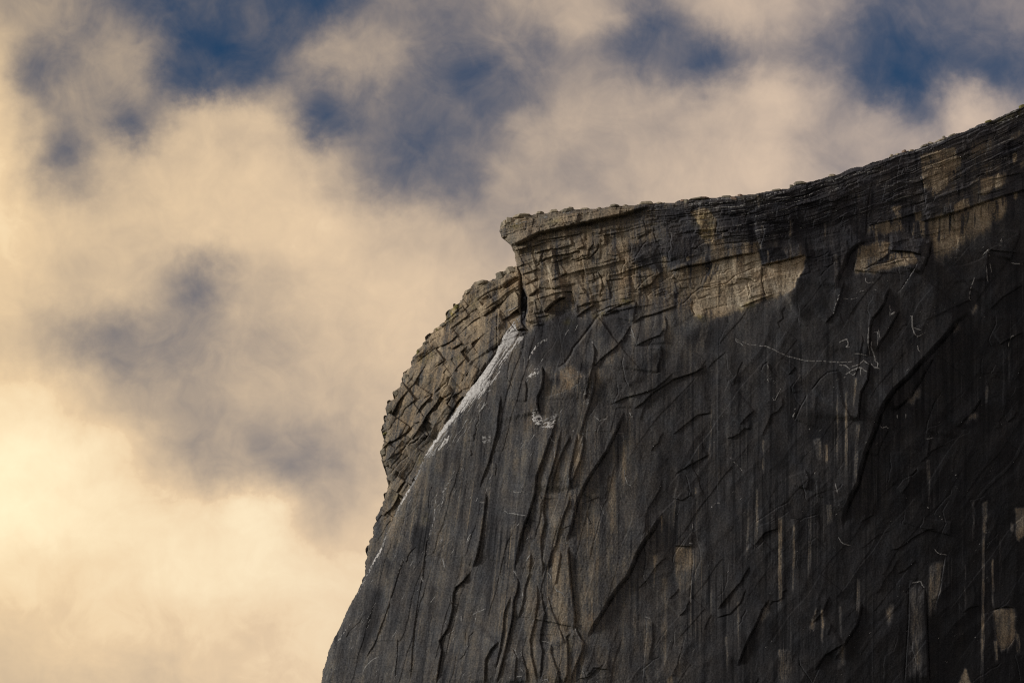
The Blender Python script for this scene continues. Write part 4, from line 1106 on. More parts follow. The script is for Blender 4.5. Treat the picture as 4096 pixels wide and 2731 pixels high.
snow_thing(line_mask("2051,2590 2058,2596 2065,2605 2065,2625", 4.5, -.4), "snow lip near the bottom left of the crack bundle")
snow_thing(line_mask("2085,2612 2089,2628 2092,2642 2100,2655 2105,2676", 5, -.3) | line_mask("2080,2668 2095,2690", 3.5, -.4), "ragged snow edge near the frame bottom")
snow_thing(line_mask("2204,2571 2204,2608 2218,2652 2231,2683", 3, -.05), "hairline snow filled crack below the flake ledge")
snow_thing(line_mask("2062,2712 2072,2704 2088,2705", 7, -.6), "snow mound on a block at the frame bottom")
snow_thing(line_mask("2165,2722 2178,2718 2190,2715 2195,2728", 6, -.4), "snow on the lowest ledge of the crack bundle")
snow_thing(line_mask("2330,2683 2337,2695 2337,2712", 4.5, -.5), "snow fork right of the lowest crack")
snow_thing(line_mask("2582,2466 2590,2469 2602,2472", 4, -1), "snow cap on the pale upright pillar")
snow_thing(line_mask("2759,2171 2769,2174", 6, -1), "snow pip above the square pale scar")
snow_thing(line_mask("3341,1932 3347,1955 3352,1972", 4, -1), "snow thread left of the great corner end")
snow_thing(line_mask("3354,2149 3362,2163 3375,2175 3402,2181", 4, -.8), "snow swoosh on the dark lower wall")
snow_thing(line_mask("3738,2194 3748,2206 3757,2213 3789,2218", 3.6, -.8), "snow edge on top of the pointed pale scar")
snow_thing(line_mask("3648,2330 3670,2326 3685,2324 3691,2340 3698,2349", 4.2, -.6), "snow rim on top of the grey pillar")
snow_thing(line_mask("2844,2030 2859,2015 2870,2012 2884,2010", 6, 0), "snow fleck on the middle knob")
snow_thing(line_mask("3091,1589 3094,1598 3101,1600 3112,1575 3122,1555", 3, -.5), "snow tick beneath the dotted crack")
snow_thing(line_mask("3071,1460 3074,1472 3072,1478", 5, -.8) | line_mask("3071,1515 3074,1525", 5, -1), "snow dot on the upright crack in the dark wall")
snow_thing(line_mask("3178,1652 3172,1668", 6, -.8), "snow drop at the end of the left facing flake")
snow_thing(line_mask("3522,1703 3527,1710 3545,1706 3554,1714", 3.6, -.6), "snow scrap right of the great diagonal corner")
snow_thing(line_mask("3588,1659 3590,1672", 4.5, -1) | line_mask("3623,1655 3623,1672", 3.5, -1), "upright snow mark under the second diagonal roof")
snow_thing(line_mask("3701,1755 3718,1754 3735,1749", 3, -1), "small snow dash under the hollow block")

# wind-blown snow lying in lines on the brow ledges: nobody could count it
dust = np.zeros_like(taken)
for p_, w_ in [("2940,826 3000,812 3059,799 3127,771 3178,751", 3), ("2991,843 3042,826 3110,805 3212,788 3280,761 3365,737", 3), ("2750,816 2800,813 2858,812 2916,809", 4), ("2755,825 2804,818 2850,820", 3),
               ("3318,771 3335,760 3355,751", 4), ("3018,867 3110,846 3178,826", 2.4), ("3374,711 3405,702 3442,692 3480,686 3520,682", 6), ("3459,682 3500,672 3541,665", 3.4), ("3949,650 3975,642 3993,638 4027,633", 4),
               ("3524,750 3545,744 3578,742", 3), ("3871,519 3920,506 3973,499", 3), ("3963,499 4000,490 4044,478 4096,461", 3), ("3680,607 3738,594 3789,577", 2.6), ("3127,819 3180,808 3246,792", 2.6), ("3200,765 3260,748 3330,728 3390,712", 2.6),
               ("2840,800 2890,795 2950,793", 3.6), ("2900,803 2960,800 3010,790", 3), ("3060,783 3100,772 3130,765", 4), ("3300,728 3340,716 3400,700", 3), ("3540,775 3560,768 3585,765", 3), ("4010,480 4060,468 4096,455", 3), ("3990,470 4040,452 4080,440", 2.6),
               ("2045,900 2090,888 2130,884", 3), ("2170,872 2190,868", 5), ("2240,852 2280,848", 3), ("2620,960 2640,955 2660,960", 4), ("2600,985 2650,978 2700,965", 2), ("3660,606 3700,592 3740,575 3790,556", 4), ("3560,636 3600,622 3650,606", 3.4),
               ("1952,1119 1972,1116", 4), ("1975,1118 1996,1104", 4), ("3930,792 3945,786", 4), ("2650,1195 2680,1184", 3), ("2100,1245 2083,1250", 2), ("2385,1258 2410,1244 2440,1233", 4), ("2420,1252 2455,1236", 3), ("2275,1318 2262,1340", 5),
               ("2310,1300 2300,1325", 4), ("2540,1262 2552,1256", 4), ("3160,1135 3175,1130", 4), ("3075,1202 3078,1212", 4), ("2918,1828 2945,1855 2969,1882", 2.6), ("2860,1768 2838,1775", 2.4), ("3705,2022 3715,2032", 3), ("2769,2094 2772,2139", 3)]:
    dust |= line_mask(p_, w_, -0.1)
fs = (fbm((GX * 0.84 + GY * 0.54) / 5, (GX * 0.54 - GY * 0.84) / 70, 2, 183) > 0.44) & (fbm(GX / 90, GY / 110, 3, 184) > 0.12) & (GX < 2260) & (GY > 1400) & M_FRONT
dust |= fs
fs = (fbm((GX * 0.6 + GY * 0.8) / 4, (GX * 0.8 - GY * 0.6) / 30, 2, 185) > 0.52) & (fbm(GX / 120, GY / 120, 3, 186) > 0.22) & (GX > 2260) & (face_w > 0.9) & M_FRONT
dust |= fs
# ledge lines following the bedding
edge = (np.abs(lay - lid - 0.12) < 0.15) & (strat_w > 0.55) & (fbm(GX / 170, V / 10, 3, 181) > 0.29) & (GX > 2700) & (V > 6)
dust |= edge
dust |= CRUMBS
dust &= ~taken
o = snow_object("snow", dust, MAT_FROST)
tag(o, "wind blown snow dust lying along thin ledges and scratches of the cliff", "snow", None, "stuff")

# ------------------------------------------------------------------ loose slabs and boulders on the skyline
def rim_h(px, py):
    j = int(np.clip((py - YS[0]) / STEP, 0, NY - 1)); i = int(np.clip((px - XS[0]) / STEP, 0, NX - 1))
    for k in range(0, 40):
        jj = min(j + k, NY - 1)
        if ANY[jj, i]:
            return float(HV[min(jj + 2, NY - 1), i]), float(YS[jj])
    return float(HV[j, i]), float(YS[j])


def rock_mesh(w, h, dpt, seed, rounding):
    """irregular broken slab: jagged outline, stepped sides, chamfered edges; origin at its base"""
    r = random.Random(seed)
    n = r.randint(7, 10)
    levels = [0.0, 0.12, 0.5, 0.86, 1.0] if rounding < 9 else [0.0, 0.2, 0.45, 0.75, 0.93, 1.0]
    angs = sorted([(k + r.uniform(-.32, .32)) / n * 2 * math.pi for k in range(n)])
    rad = [r.uniform(0.78, 1.08) for _ in angs]
    cap = (w * r.uniform(-.12, .12), dpt * r.uniform(-.1, .1))
    tiltx = r.uniform(-.18, .18) * h
    vs, fs = [], []
    for li, lv in enumerate(levels):
        if rounding < 9:
            sc = {0: 0.93, 1: 1.0, 2: r.uniform(0.95, 1.02), 3: r.uniform(0.9, 0.98), 4: r.uniform(0.78, 0.88)}[li]
        else:
            sc = math.sqrt(max(0.05, 1 - (2 * lv - 0.75) ** 2 * 0.62)) * (0.62 if li == 5 else 1)
        for a, q in zip(angs, rad):
            j = r.uniform(-.05, .05)
            x_ = math.cos(a) * w * 0.5 * q * (sc + j) + cap[0] * lv
            y_ = math.sin(a) * dpt * 0.5 * q * (sc + r.uniform(-.05, .05)) + cap[1] * lv
            z_ = lv * h + (x_ / w) * tiltx * 2 * lv + r.uniform(-.04, .04) * h
            vs.append((x_, y_, z_))
    L_ = len(levels)
    for li in range(L_ - 1):
        for k in range(n):
            a0 = li * n + k; a1 = li * n + (k + 1) % n
            fs.append((a0, a1, a1 + n, a0 + n))
    fs.append(tuple(range(n - 1, -1, -1))); fs.append(tuple((L_ - 1) * n + k for k in range(n)))
    me = bpy.data.meshes.new("rock"); me.from_pydata(vs, [], fs); me.update()
    return me


ROCKS = [  # name, across, base, width, height, tilt, roundness, material, label
    ("rock_slab", 2080, 871, 84, 11, 3, 0, MAT_SLAB, "broad tilted slab roofing the hollow at the tip of the overhang"),
    ("rock_slab", 2092, 862, 40, 6, -2, 0, MAT_SLAB, "thin slab lying on the broad slab at the tip of the overhang"),
    ("boulder", 2042, 890, 36, 15, 4, .3, MAT_SLAB, "square block wedged under the broad tip slab"),
    ("boulder", 2074, 893, 32, 13, -4, .3, MAT_SLAB, "second squat block under the broad tip slab, nearer the wall"),
    ("boulder", 2008, 906, 15, 16, 8, .4, MAT_SLAB_DARK, "dark pointed block at the outermost tip of the overhang"),
    ("boulder", 2024, 901, 20, 17, -6, .4, MAT_SLAB, "narrow upright block just behind the outermost tip"),
    ("rock_slab", 2158, 854, 32, 8, 2, 0, MAT_SLAB, "yellowish sunlit slab next behind the tip slab"),
    ("rock_slab", 2219, 848, 34, 9, -2, 0, MAT_SLAB, "dark edged slab with a raised left end on the rim"),
    ("rock_slab", 2266, 849, 64, 11, 1, 0, MAT_SLAB_DARK, "long grey slab carrying a small cube of rock"),
    ("boulder", 2282, 839, 25, 9, 0, .3, MAT_SLAB, "small cube of rock sitting on the long grey slab"),
    ("rock_slab", 2346, 838, 38, 6, 3, 0, MAT_SLAB, "flaky pale slab right of the small cube"),
    ("rock_slab", 2397, 836, 16, 6, 0, 0, MAT_SLAB, "tiny brown slab alone on the flat rim"),
    ("rock_slab", 2461, 825, 40, 6, -3, 0, MAT_SLAB_DARK, "thin leaf of rock lifting off the middle rim"),
    ("rock_slab", 2503, 824, 24, 5, 0, 0, MAT_SLAB, "small pale chip on the middle rim"),
    ("rock_slab", 2586, 817, 54, 10, 1, 0, MAT_SLAB, "stacked flat block with a square left end on the rim"),
    ("rock_slab", 2640, 813, 26, 5, 0, 0, MAT_SLAB, "low pale slab right of the stacked flat block"),
    ("boulder", 2733, 805, 26, 7, 3, .4, MAT_SLAB_RED, "reddish rubble lump at the left end of the ledge pile"),
    ("boulder", 2747, 814, 24, 14, 0, .6, MAT_SLAB_DARK, "dark rounded boulder at the left end of the ledge pile"),
    ("rock_slab", 2795, 800, 84, 9, -1, 0, MAT_SLAB_DARK, "longest dark slab on the ledge pile"),
    ("rock_slab", 2815, 792, 44, 5, 1, 0, MAT_SLAB_RED, "thin reddish slab on top of the longest dark slab"),
    ("rock_slab", 2912, 791, 48, 8, -1, 0, MAT_SLAB_DARK, "dark flat slab before the reddish block"),
    ("boulder", 2936, 800, 34, 11, -3, .3, MAT_SLAB_RED, "reddish square block tucked in the rim ledge"),
    ("boulder", 2961, 785, 20, 8, 0, .7, MAT_SLAB_RED, "crumbly red lump standing on the skyline"),
    ("rock_slab", 3104, 763, 44, 7, -4, 0, MAT_SLAB_DARK, "dark leaning flake with a bright tip on the skyline"),
    ("boulder", 3166, 750, 17, 10, 0, .5, MAT_SLAB_DARK, "dark knob at the start of the steeper rim"),
    ("rock_slab", 3205, 736, 52, 9, -5, 0, MAT_SLAB_DARK, "black slab beside the dark knob"),
    ("rock_slab", 3329, 705, 30, 8, -6, .3, MAT_SLAB, "small humped slab on the rising rim"),
    ("boulder", 3563, 628, 17, 11, 20, .2, MAT_SLAB, "tilted boulder of the little cairn like pile"),
    ("rock_slab", 3588, 620, 26, 6, -16, 0, MAT_SLAB, "slab leaning against the little cairn like pile"),
    ("boulder", 3616, 609, 20, 8, -10, .4, MAT_SLAB_RED, "brown block between the cairn and the pale slab"),
    ("rock_slab", 3644, 605, 28, 6, -10, 0, MAT_SLAB, "pale slab where the rim turns steeper"),
    ("rock_slab", 3698, 586, 32, 7, -14, 0, MAT_SLAB_DARK, "dark slab left of the spiky heap"),
    ("rock_slab", 3722, 575, 26, 7, 24, 0, MAT_SLAB, "splayed slab sticking up in the spiky heap"),
    ("rock_slab", 3760, 564, 44, 6, -20, 0, MAT_SLAB, "long pale slab leading up to the dark cube"),
    ("boulder", 3779, 556, 13, 11, -12, .3, MAT_SLAB_DARK, "dark cube perched alone on the upper rim"),
    ("rock_slab", 3812, 542, 36, 6, -18, 0, MAT_SLAB_DARK, "flat slab right above the dark cube"),
    ("rock_slab", 3955, 488, 30, 6, -14, 0, MAT_SLAB_MOSS, "mossy slab on the steep right end of the rim"),
    ("boulder", 4090, 431, 24, 11, -14, .4, MAT_SLAB_MOSS, "mossy block at the topmost right end of the rim"),
    ("boulder", 2008, 1112, 34, 21, -24, .5, MAT_SLAB_DARK, "large dark boulder in the notch left of the overhang"),
    ("boulder", 2022, 1095, 20, 11, -10, .5, MAT_SLAB_DARK, "small boulder perched on the large notch boulder"),
    ("rock_slab", 2047, 1090, 40, 20, -22, .5, MAT_SLAB, "pale rounded slab touching the foot of the overhang"),
    ("rock_slab", 1922, 1132, 60, 17, -12, .4, MAT_SLAB, "domed pale slab crowning the brown buttress"),
    ("rock_slab", 1958, 1126, 24, 7, 4, 0, MAT_SLAB, "flat slab just right of the domed slab"),
    ("rock_slab", 1868, 1166, 42, 15, -30, .4, MAT_SLAB, "slanting slab on the left edge below the domed slab"),
    ("boulder", 1840, 1208, 22, 14, 8, .2, MAT_SLAB, "pale angular block standing out on the buttress edge"),
    ("boulder", 1822, 1228, 34, 18, -22, .4, MAT_SLAB_MOSS, "mossy boulder beneath the pale angular block"),
    ("boulder", 1765, 1299, 36, 15, -26, .5, MAT_SLAB_DARK, "dark boulder on the buttress edge below the lichen patch"),
    ("boulder", 1744, 1318, 24, 14, -20, .5, MAT_SLAB_MOSS, "smaller mossy boulder under the dark edge boulder"),
    ("boulder", 1697, 1371, 30, 13, -24, .5, MAT_SLAB_DARK, "blunt dark boulder halfway down the buttress edge"),
    ("boulder", 1660, 1414, 14, 24, 14, .3, MAT_SLAB_MOSS, "upright thumb of rock on the buttress edge"),
    ("boulder", 1618, 1506, 24, 18, -18, .4, MAT_SLAB_DARK, "knobby block above the ragged lower buttress edge"),
    ("boulder", 1582, 1574, 28, 24, -36, .4, MAT_SLAB_DARK, "leaning dark block on the ragged lower buttress edge"),
    ("rock_slab", 1555, 1640, 34, 18, -40, .3, MAT_SLAB_DARK, "overhanging dark slab on the ragged lower buttress edge"),
    ("rock_slab", 1536, 1731, 34, 9, -16, 0, MAT_SLAB_MOSS, "sharp beak of rock poking out from the buttress edge"),
    ("boulder", 1531, 1812, 34, 28, -20, .5, MAT_SLAB_DARK, "bulging dark block at the widest point of the buttress edge"),
    ("boulder", 1543, 1856, 30, 20, -26, .4, MAT_SLAB_DARK, "last loose block at the foot of the ragged buttress edge"),
]
for k, (nm, px, py, w, h, tilt, rnd, mat, label) in enumerate(ROCKS):
    if px < 1990: px, py, w, h = px + 9, py + 3, w * 0.85, h * 0.8
    else: w, h = w * 1.1, h * 1.35
    hh, yy = rim_h(px, py - 4)
    dpt = max(w * 0.8, h * 1.1) * UNIT
    me = rock_mesh(w * UNIT, h * UNIT, dpt, 100 + k, rnd)
    me.materials.append(mat)
    o = bpy.data.objects.new(nm, me); C.objects.link(o)
    p = world_pos(px, py + 1.5, hh - 4)
    o.location = (float(p[0]), float(p[1]) + (dpt * 0.25 if px > 1990 else dpt * 0.1), float(p[2]))
    o.rotation_euler = (random.Random(k).uniform(-.08, .08), -math.radians(-tilt), random.Random(k + 50).uniform(-.25, .25))
    tag(o, label, "boulder" if nm == "boulder" else "rock slab", "loose rocks along the skyline")

# ------------------------------------------------------------------ ground
me = bpy.data.meshes.new("ground")
gs = 60000.0
n = 24
vs = [(-gs + 2 * gs * i / n, -gs + 2 * gs * j / n, 0.0) for j in range(n + 1) for i in range(n + 1)]
fs = [(j * (n + 1) + i, j * (n + 1) + i + 1, (j + 1) * (n + 1) + i + 1, (j + 1) * (n + 1) + i) for j in range(n) for i in range(n)]
me.from_pydata(vs, [], fs); me.materials.append(MAT_GROUND)
o = bpy.data.objects.new("ground", me); C.objects.link(o)
tag(o, "dark forested valley floor below the cliff", "ground", None, "structure")

# ------------------------------------------------------------------ sky
SUN_EL = math.radians(19.0)
SUN_AZ = math.radians(-112.0)          # measured from straight ahead (+Y), negative = to the left
sun_dir = Vector((math.sin(SUN_AZ) * math.cos(SUN_EL), math.cos(SUN_AZ) * math.cos(SUN_EL), math.sin(SUN_EL)))
SKYX = [0, 256, 512, 768, 1024, 1280, 1536, 1792, 2048, 2304, 2560, 2816, 3072, 3328, 3584, 3840, 4096]
SKYY = [0, 228, 456, 684, 912, 1140, 1368, 1596, 1824, 2052, 2280, 2508, 2736]
SKYT = np.array([
    [68, 58, 36, 12, 24, 15, 55, 45, 60, 80, 55, 75, 80, 65, 30, 40, 55],
    [85, 48, 62, 15, 20, 62, 65, 38, 45, 60, 45, 36, 62, 50, 18, 22, 36],
    [95, 60, 56, 76, 82, 28, 45, 40, 36, 72, 75, 68, 88, 62, 62, 78, 62],
    [100, 56, 84, 92, 88, 81, 38, 38, 70, 68, 78, 92, 90, 72, 70, 84, 90],
    [100, 92, 88, 92, 95, 97, 84, 80, 72, 76, 80, 86, 84, 80, 80, 80, 80],
    [97, 85, 84, 54, 82, 92, 95, 92, 84, 80, 80, 80, 80, 80, 80, 80, 80],
    [88, 72, 56, 60, 74, 87, 92, 92, 85, 80, 80, 80, 80, 80, 80, 80, 80],
    [106, 100, 74, 64, 76, 81, 88, 90, 85, 80, 80, 80, 80, 80, 80, 80, 80],
    [118, 112, 98, 72, 64, 64, 87, 90, 85, 80, 80, 80, 80, 80, 80, 80, 80],
    [118, 114, 108, 105, 112, 82, 94, 95, 90, 80, 80, 80, 80, 80, 80, 80, 80],
    [104, 102, 103, 110, 109, 105, 101, 100, 90, 80, 80, 80, 80, 80, 80, 80, 80],
    [93, 97, 99, 98, 98, 101, 101, 100, 90, 80, 80, 80, 80, 80, 80, 80, 80],
    [88, 90, 89, 92, 97, 98, 100, 100, 90, 80, 80, 80, 80, 80, 80, 80, 80]], float)
SKYP = [("615,270 690,130 640,0 960,0 960,80 1060,60 1095,250 1040,370 900,360 880,415 760,400 655,400 640,330", 24), ("800,90 930,90 930,240 860,260 800,190", 8),
        ("640,90 670,190 600,260 480,290 400,350 300,280 420,230 560,180 600,100", 68), ("480,450 600,420 660,440 560,560 520,580 490,520", 24),
        ("1160,410 1280,400 1400,440 1400,560 1280,560 1190,520", 27), ("1240,0 1400,0 1330,60 1230,40", 14), ("1782,220 1985,240 2000,380 1960,390 1800,380 1770,300", 28),
        ("1633,494 1810,500 1830,610 1700,630 1620,570", 27), ("1764,600 1812,600 1812,820 1770,820", 34), ("1900,565 2000,565 2000,655 1910,655", 32),
        ("1300,120 1500,130 1510,280 1320,280", 70), ("2100,20 2420,20 2400,160 2150,140", 80), ("2010,560 2140,420 2400,430 2450,600 2030,600", 74),
        ("2490,60 2700,60 2700,300 2560,290 2480,200", 36), ("2820,150 2915,160 2910,290 2840,290", 16), ("2960,230 3060,220 3060,290 2970,290", 28),
        ("3185,190 3280,190 3270,235 3190,240", 26), ("3320,110 3440,140 3460,200 3340,190", 24), ("3420,250 3740,270 3730,500 3640,490 3580,410 3450,350", 14),
        ("3815,190 4096,210 4085,360 3960,380 3890,310 3830,270", 22), ("2960,310 3180,270 3290,380 3290,460 3000,470", 90), ("2700,380 2880,390 2900,600 2700,600", 84),
        ("3760,350 3950,350 4000,450 3850,520 3760,460", 85), ("2790,0 3250,0 3200,60 3050,110 2900,110 2800,60", 82), ("730,1066 853,1066 838,1204 744,1204", 45),
        ("253,1276 463,1290 614,1305 614,1464 549,1464 448,1420 419,1471 311,1377", 58), ("723,1305 947,1334 925,1406 759,1478", 61),
        ("636,1565 903,1659 1229,1767 1221,1883 867,1890 723,1803", 66), ("1084,1753 1200,1780 1190,1850 1090,1840", 42), ("1344,1930 1409,1965 1373,2010 1325,1980", 44),
        ("230,560 330,560 330,670 250,670", 30), ("60,150 180,180 200,400 100,420", 44), ("700,430 1120,440 1180,620 900,600 700,560", 84), ("800,620 1160,640 1300,820 900,860 700,760", 93),
        ("3300,520 3600,480 3680,600 3400,680", 72), ("1960,800 2030,800 2010,880 1960,880", 52)]
LC, LR = 32, 36                                            # finer table of cloud cover, over azimuth and elevation
AZ0, AZ1 = math.radians(-6.0), math.radians(6.0)
EL0, EL1 = math.radians(16.2), math.radians(23.8)
az = np.linspace(AZ0, AZ1, LC)[None, :].repeat(LR, 0); el = np.linspace(EL0, EL1, LR)[:, None].repeat(LC, 1)
dx, dy, dz = np.sin(az) * np.cos(el), np.cos(az) * np.cos(el), np.sin(el)
fw = dy * CP + dz * SP; up_ = -dy * SP + dz * CP
lx = 2048 + dx / fw / KPX; ly = 1365.5 - up_ / fw / KPX
T = lattice(SKYT, lx, ly, SKYX, SKYY).astype(float)
fx_, fy_ = np.meshgrid(np.arange(-300, 4400, 20.0), np.arange(-300, 3100, 20.0))
FT = lattice(SKYT, fx_, fy_, SKYX, SKYY)
for pts, val in SKYP:                                      # cover inside single clouds and gaps, softened
    m = inside(P(pts), fx_, fy_).astype(np.float32)
    for ax in (0, 1):
        for _ in range(2):
            m = (np.roll(m, -2, ax) + np.roll(m, -1, ax) + m + np.roll(m, 1, ax) + np.roll(m, 2, ax)) / 5
    FT = FT * (1 - m) + val * m
T = lattice(FT, lx, ly, fx_[0], fy_[:, 0]).astype(float)


def prefilter(A):
    """spline coefficients whose cubic B-spline passes through the table"""
    n_ = A.shape[0]
    M = np.diag(np.full(n_, 4 / 6)) + np.diag(np.full(n_ - 1, 1 / 6), 1) + np.diag(np.full(n_ - 1, 1 / 6), -1)
    M[0, 0] += 1 / 6; M[-1, -1] += 1 / 6
    return np.linalg.solve(M, A)


T = prefilter(prefilter(T).T).T
T = np.clip(T / 125.0, 0.0, 1.0)                            # 0.8 = opaque cloud, above = thick sun-lit cloud

world = bpy.data.worlds.new("World"); scene.world = world; world.use_nodes = True
nt = world.node_tree; N, L = nt.nodes, nt.links
N.clear()
out = N.new("ShaderNodeOutputWorld"); bg = N.new("ShaderNodeBackground")
L.new(bg.outputs[0], out.inputs["Surface"])
tc = N.new("ShaderNodeTexCoord")
DIRO = tc.outputs["Generated"]


def mth(op, a=None, b=None, c=None, clamp=False):
    n = N.new("ShaderNodeMath"); n.operation = op; n.use_clamp = clamp
    for i, v in enumerate((a, b, c)):
        if v is None: continue
        if isinstance(v, (int, float)): n.inputs[i].default_value = v
        else: L.new(v, n.inputs[i])
    return n.outputs[0]


def vec(op, a, b=None, c=None, scale=None):
    n = N.new("ShaderNodeVectorMath"); n.operation = op
    for i, v in enumerate((a, b, c)):
        if v is None: continue
        if isinstance(v, tuple): n.inputs[i].default_value = v
        else: L.new(v, n.inputs[i])
    if scale is not None: n.inputs["Scale"].default_value = scale
    return n.outputs["Value"] if op in ('DOT_PRODUCT', 'LENGTH') else n.outputs["Vector"]


def noise(v, scale, detail, rough, dist=0.0, lac=2.1):
    n = N.new("ShaderNodeTexNoise"); n.inputs["Scale"].default_value = scale; n.inputs["Detail"].default_value = detail
    n.inputs["Roughness"].default_value = rough; n.inputs["Distortion"].default_value = dist; n.inputs["Lacunarity"].default_value = lac
    L.new(v, n.inputs["Vector"])
    return n


nrm = vec('NORMALIZE', DIRO)
w1 = noise(nrm, 34, 4, 0.55)
w2 = noise(nrm, 150, 5, 0.6)
wv = vec('ADD', vec('MULTIPLY', vec('SUBTRACT', w1.outputs["Color"], (.5, .5, .5)), (.0040, .0040, .0040)),
         vec('MULTIPLY', vec('SUBTRACT', w2.outputs["Color"], (.5, .5, .5)), (.0060, .0060, .0060)))
w3 = noise(nrm, 480, 4, 0.6)
wv = vec('ADD', wv, vec('MULTIPLY', vec('SUBTRACT', w3.outputs["Color"], (.5, .5, .5)), (.0012, .0012, .0012)))
dirw = vec('ADD', nrm, wv)
sep = N.new("ShaderNodeSeparateXYZ"); L.new(dirw, sep.inputs[0])
azn = mth('ARCTAN2', sep.outputs["X"], sep.outputs["Y"])
eln = mth('ARCSINE', mth('MINIMUM', sep.outputs["Z"], 0.9999))
uu = mth('MULTIPLY_ADD', azn, 1 / (AZ1 - AZ0), -AZ0 / (AZ1 - AZ0))
vv_ = mth('MULTIPLY_ADD', eln, (LR - 1) / (EL1 - EL0), -EL0 * (LR - 1) / (EL1 - EL0))
vv_ = mth('MINIMUM', mth('MAXIMUM', vv_, 0.0), LR - 1.001)
acc = None
for k in range(0, LR, 3):
    ramp = N.new("ShaderNodeValToRGB"); cr = ramp.color_ramp; cr.interpolation = 'B_SPLINE'
    while len(cr.elements) < LC:
        cr.elements.new(0.5)
    for i in range(LC):
        cr.elements[i].position = i / (LC - 1)
    for i in range(LC):
        cr.elements[i].color = (T[k, i], T[k + 1, i], T[k + 2, i], 1)
    L.new(uu, ramp.inputs["Fac"])
    cmb = N.new("ShaderNodeCombineXYZ")
    for i in range(3): L.new(vv_, cmb.inputs[i])
    dd = vec('ABSOLUTE', vec('SUBTRACT', cmb.outputs[0], (k, k + 1.0, k + 2.0)))
    a2 = vec('MAXIMUM', vec('SUBTRACT', (2, 2, 2), dd), (0, 0, 0)); a1 = vec('MAXIMUM', vec('SUBTRACT', (1, 1, 1), dd), (0, 0, 0))
    c2 = vec('MULTIPLY', vec('MULTIPLY', a2, a2), a2); c1 = vec('MULTIPLY', vec('MULTIPLY', a1, a1), a1)
    wt = vec('SUBTRACT', vec('MULTIPLY', c2, (1 / 6,) * 3), vec('MULTIPLY', c1, (4 / 6,) * 3))
    dt = vec('DOT_PRODUCT', ramp.outputs["Color"], wt)
    acc = dt if acc is None else mth('ADD', acc, dt)
local = mth('MULTIPLY', acc, 1.25)
# billows on every scale
f1 = noise(nrm, 78, 8, 0.6, 0.9); f2 = noise(nrm, 190, 6, 0.55, 0.8)
tex = mth('ADD', mth('MULTIPLY', mth('SUBTRACT', f1.outputs["Fac"], 0.5), 0.40), mth('MULTIPLY', mth('SUBTRACT', f2.outputs["Fac"], 0.5), 0.26))
# cover elsewhere in the sky
g1 = noise(nrm, 3.2, 9, 0.6, 0.3)
gen = mth('MULTIPLY_ADD', g1.outputs["Fac"], 1.5, -0.2)
ina = mth('SUBTRACT', 1.0, mth('MULTIPLY', mth('SUBTRACT', mth('ABSOLUTE', azn), 0.100), 26.0), clamp=True)
ine = mth('SUBTRACT', 1.0, mth('MULTIPLY', mth('SUBTRACT', mth('ABSOLUTE', mth('SUBTRACT', eln, math.radians(20))), 0.064), 26.0), clamp=True)
inw = mth('MULTIPLY', ina, ine)
inw.node.use_clamp = True
mixd = N.new("ShaderNodeMix"); mixd.data_type = 'FLOAT'
L.new(inw, mixd.inputs["Factor"]); L.new(gen, mixd.inputs["A"]); L.new(local, mixd.inputs["B"])
thick = mth('SUBTRACT', 1.0, mth('MULTIPLY', mth('SUBTRACT', mixd.outputs["Result"], 0.52), 2.2), clamp=True)   # thick lit cloud is smoother
thick = mth('MULTIPLY_ADD', thick, 0.64, 0.36)
dens = mth('MULTIPLY_ADD', tex, thick, mixd.outputs["Result"])
vl = noise(nrm, 70, 8, 0.62, 0.25)
veil = mth('MULTIPLY', mth('SUBTRACT', vl.outputs["Fac"], 0.36, clamp=True), 0.85)
dens = mth('MAXIMUM', dens, 0.0)
dens = mth('SMOOTH_MAX', dens, veil, 0.12)
alpha = mth('POWER', mth('MINIMUM', dens, 1.0), 1.9)
over = mth('MAXIMUM', mth('SUBTRACT', dens, 0.97), 0.0)
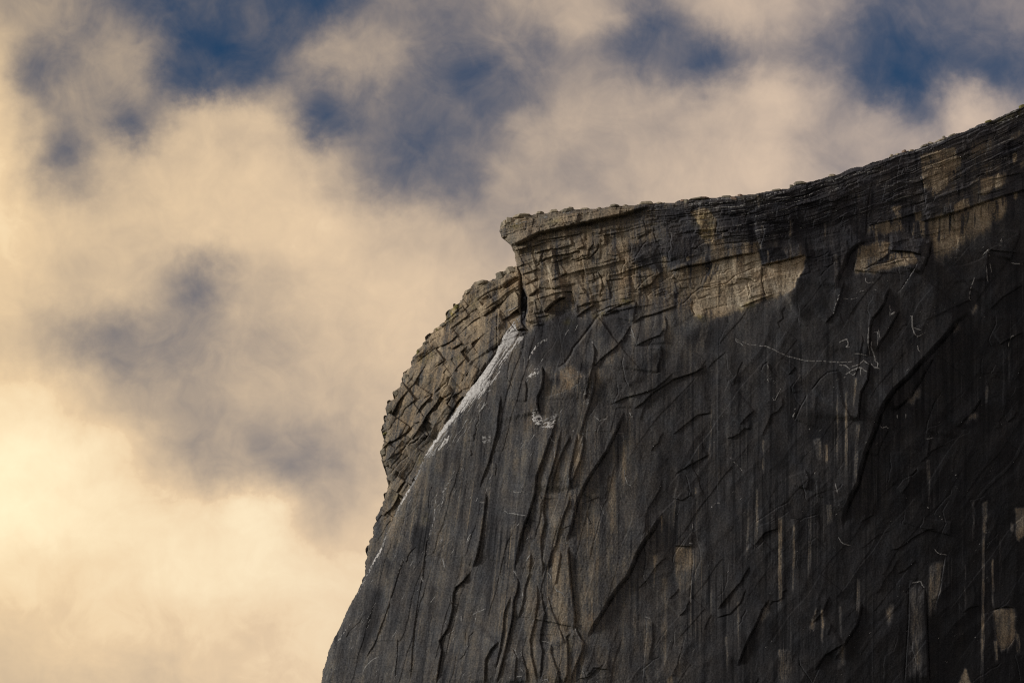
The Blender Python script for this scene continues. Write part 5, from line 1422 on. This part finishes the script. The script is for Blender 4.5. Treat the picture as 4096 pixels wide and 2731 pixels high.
# clouds nearer the sun are brighter and warmer
cosang = vec('DOT_PRODUCT', nrm, tuple(sun_dir))
near = mth('POWER', mth('MAXIMUM', cosang, 0.0), 2.0)
near_t = mth('MULTIPLY_ADD', azn, -5.5, 0.42, clamp=True)
cc = N.new("ShaderNodeMix"); cc.data_type = 'RGBA'
L.new(near_t, cc.inputs["Factor"])
cc.inputs["A"].default_value = (0.72, 0.558, 0.43, 1); cc.inputs["B"].default_value = (0.88, 0.648, 0.385, 1)
lit = N.new("ShaderNodeMix"); lit.data_type = 'RGBA'; lit.blend_type = 'ADD'; lit.inputs["Factor"].default_value = 1.0
mulo = N.new("ShaderNodeVectorMath"); mulo.operation = 'SCALE'; mulo.inputs[0].default_value = (0.95, 1.2, 0.95); L.new(over, mulo.inputs["Scale"])
L.new(cc.outputs["Result"], lit.inputs["A"]); L.new(mulo.outputs["Vector"], lit.inputs["B"])
sky = N.new("ShaderNodeTexSky"); sky.sky_type = 'NISHITA'; sky.sun_disc = False
sky.sun_elevation = SUN_EL; sky.sun_rotation = SUN_AZ
SKY_STR = 0.10
tintn = N.new("ShaderNodeMix"); tintn.data_type = 'RGBA'; tintn.blend_type = 'MULTIPLY'; tintn.inputs["Factor"].default_value = 1.0
L.new(sky.outputs["Color"], tintn.inputs["A"]); tintn.inputs["B"].default_value = (0.125, 0.275, 0.415, 1)
cs_ = N.new("ShaderNodeVectorMath"); cs_.operation = 'SCALE'; cs_.inputs["Scale"].default_value = 1 / SKY_STR
L.new(lit.outputs["Result"], cs_.inputs[0])
fin = N.new("ShaderNodeMix"); fin.data_type = 'RGBA'
L.new(alpha, fin.inputs["Factor"]); L.new(tintn.outputs["Result"], fin.inputs["A"]); L.new(cs_.outputs["Vector"], fin.inputs["B"])
L.new(fin.outputs["Result"], bg.inputs["Color"])
bg.inputs["Strength"].default_value = SKY_STR
world.cycles.sampling_method = 'MANUAL'; world.cycles.sample_map_resolution = 512

sl = bpy.data.lights.new("sun", 'SUN'); sl.energy = 2.2; sl.angle = math.radians(12); sl.color = (1.0, 0.96, 0.90)
so = bpy.data.objects.new("sun", sl); C.objects.link(so)
so.rotation_euler = (-sun_dir).to_track_quat('-Z', 'Y').to_euler()
so.location = (-2000, 2000, 3000)

# ------------------------------------------------------------------ camera, output
cam = bpy.data.cameras.new("camera"); cam.lens = FOC; cam.sensor_width = SENS
cam.clip_start = 1.0; cam.clip_end = 200000.0
co_ = bpy.data.objects.new("camera", cam); C.objects.link(co_)
co_.location = tuple(CAM); co_.rotation_euler = (math.radians(90) + PITCH, 0, 0)
scene.camera = co_
scene.view_settings.view_transform = 'Standard'; scene.view_settings.look = 'None'
scene.view_settings.exposure = 0.0; scene.view_settings.gamma = 1.0
scene.cycles.max_bounces = 3; scene.cycles.diffuse_bounces = 2
scene.cycles.use_denoising = False
scene.cycles.filter_width = 1.15
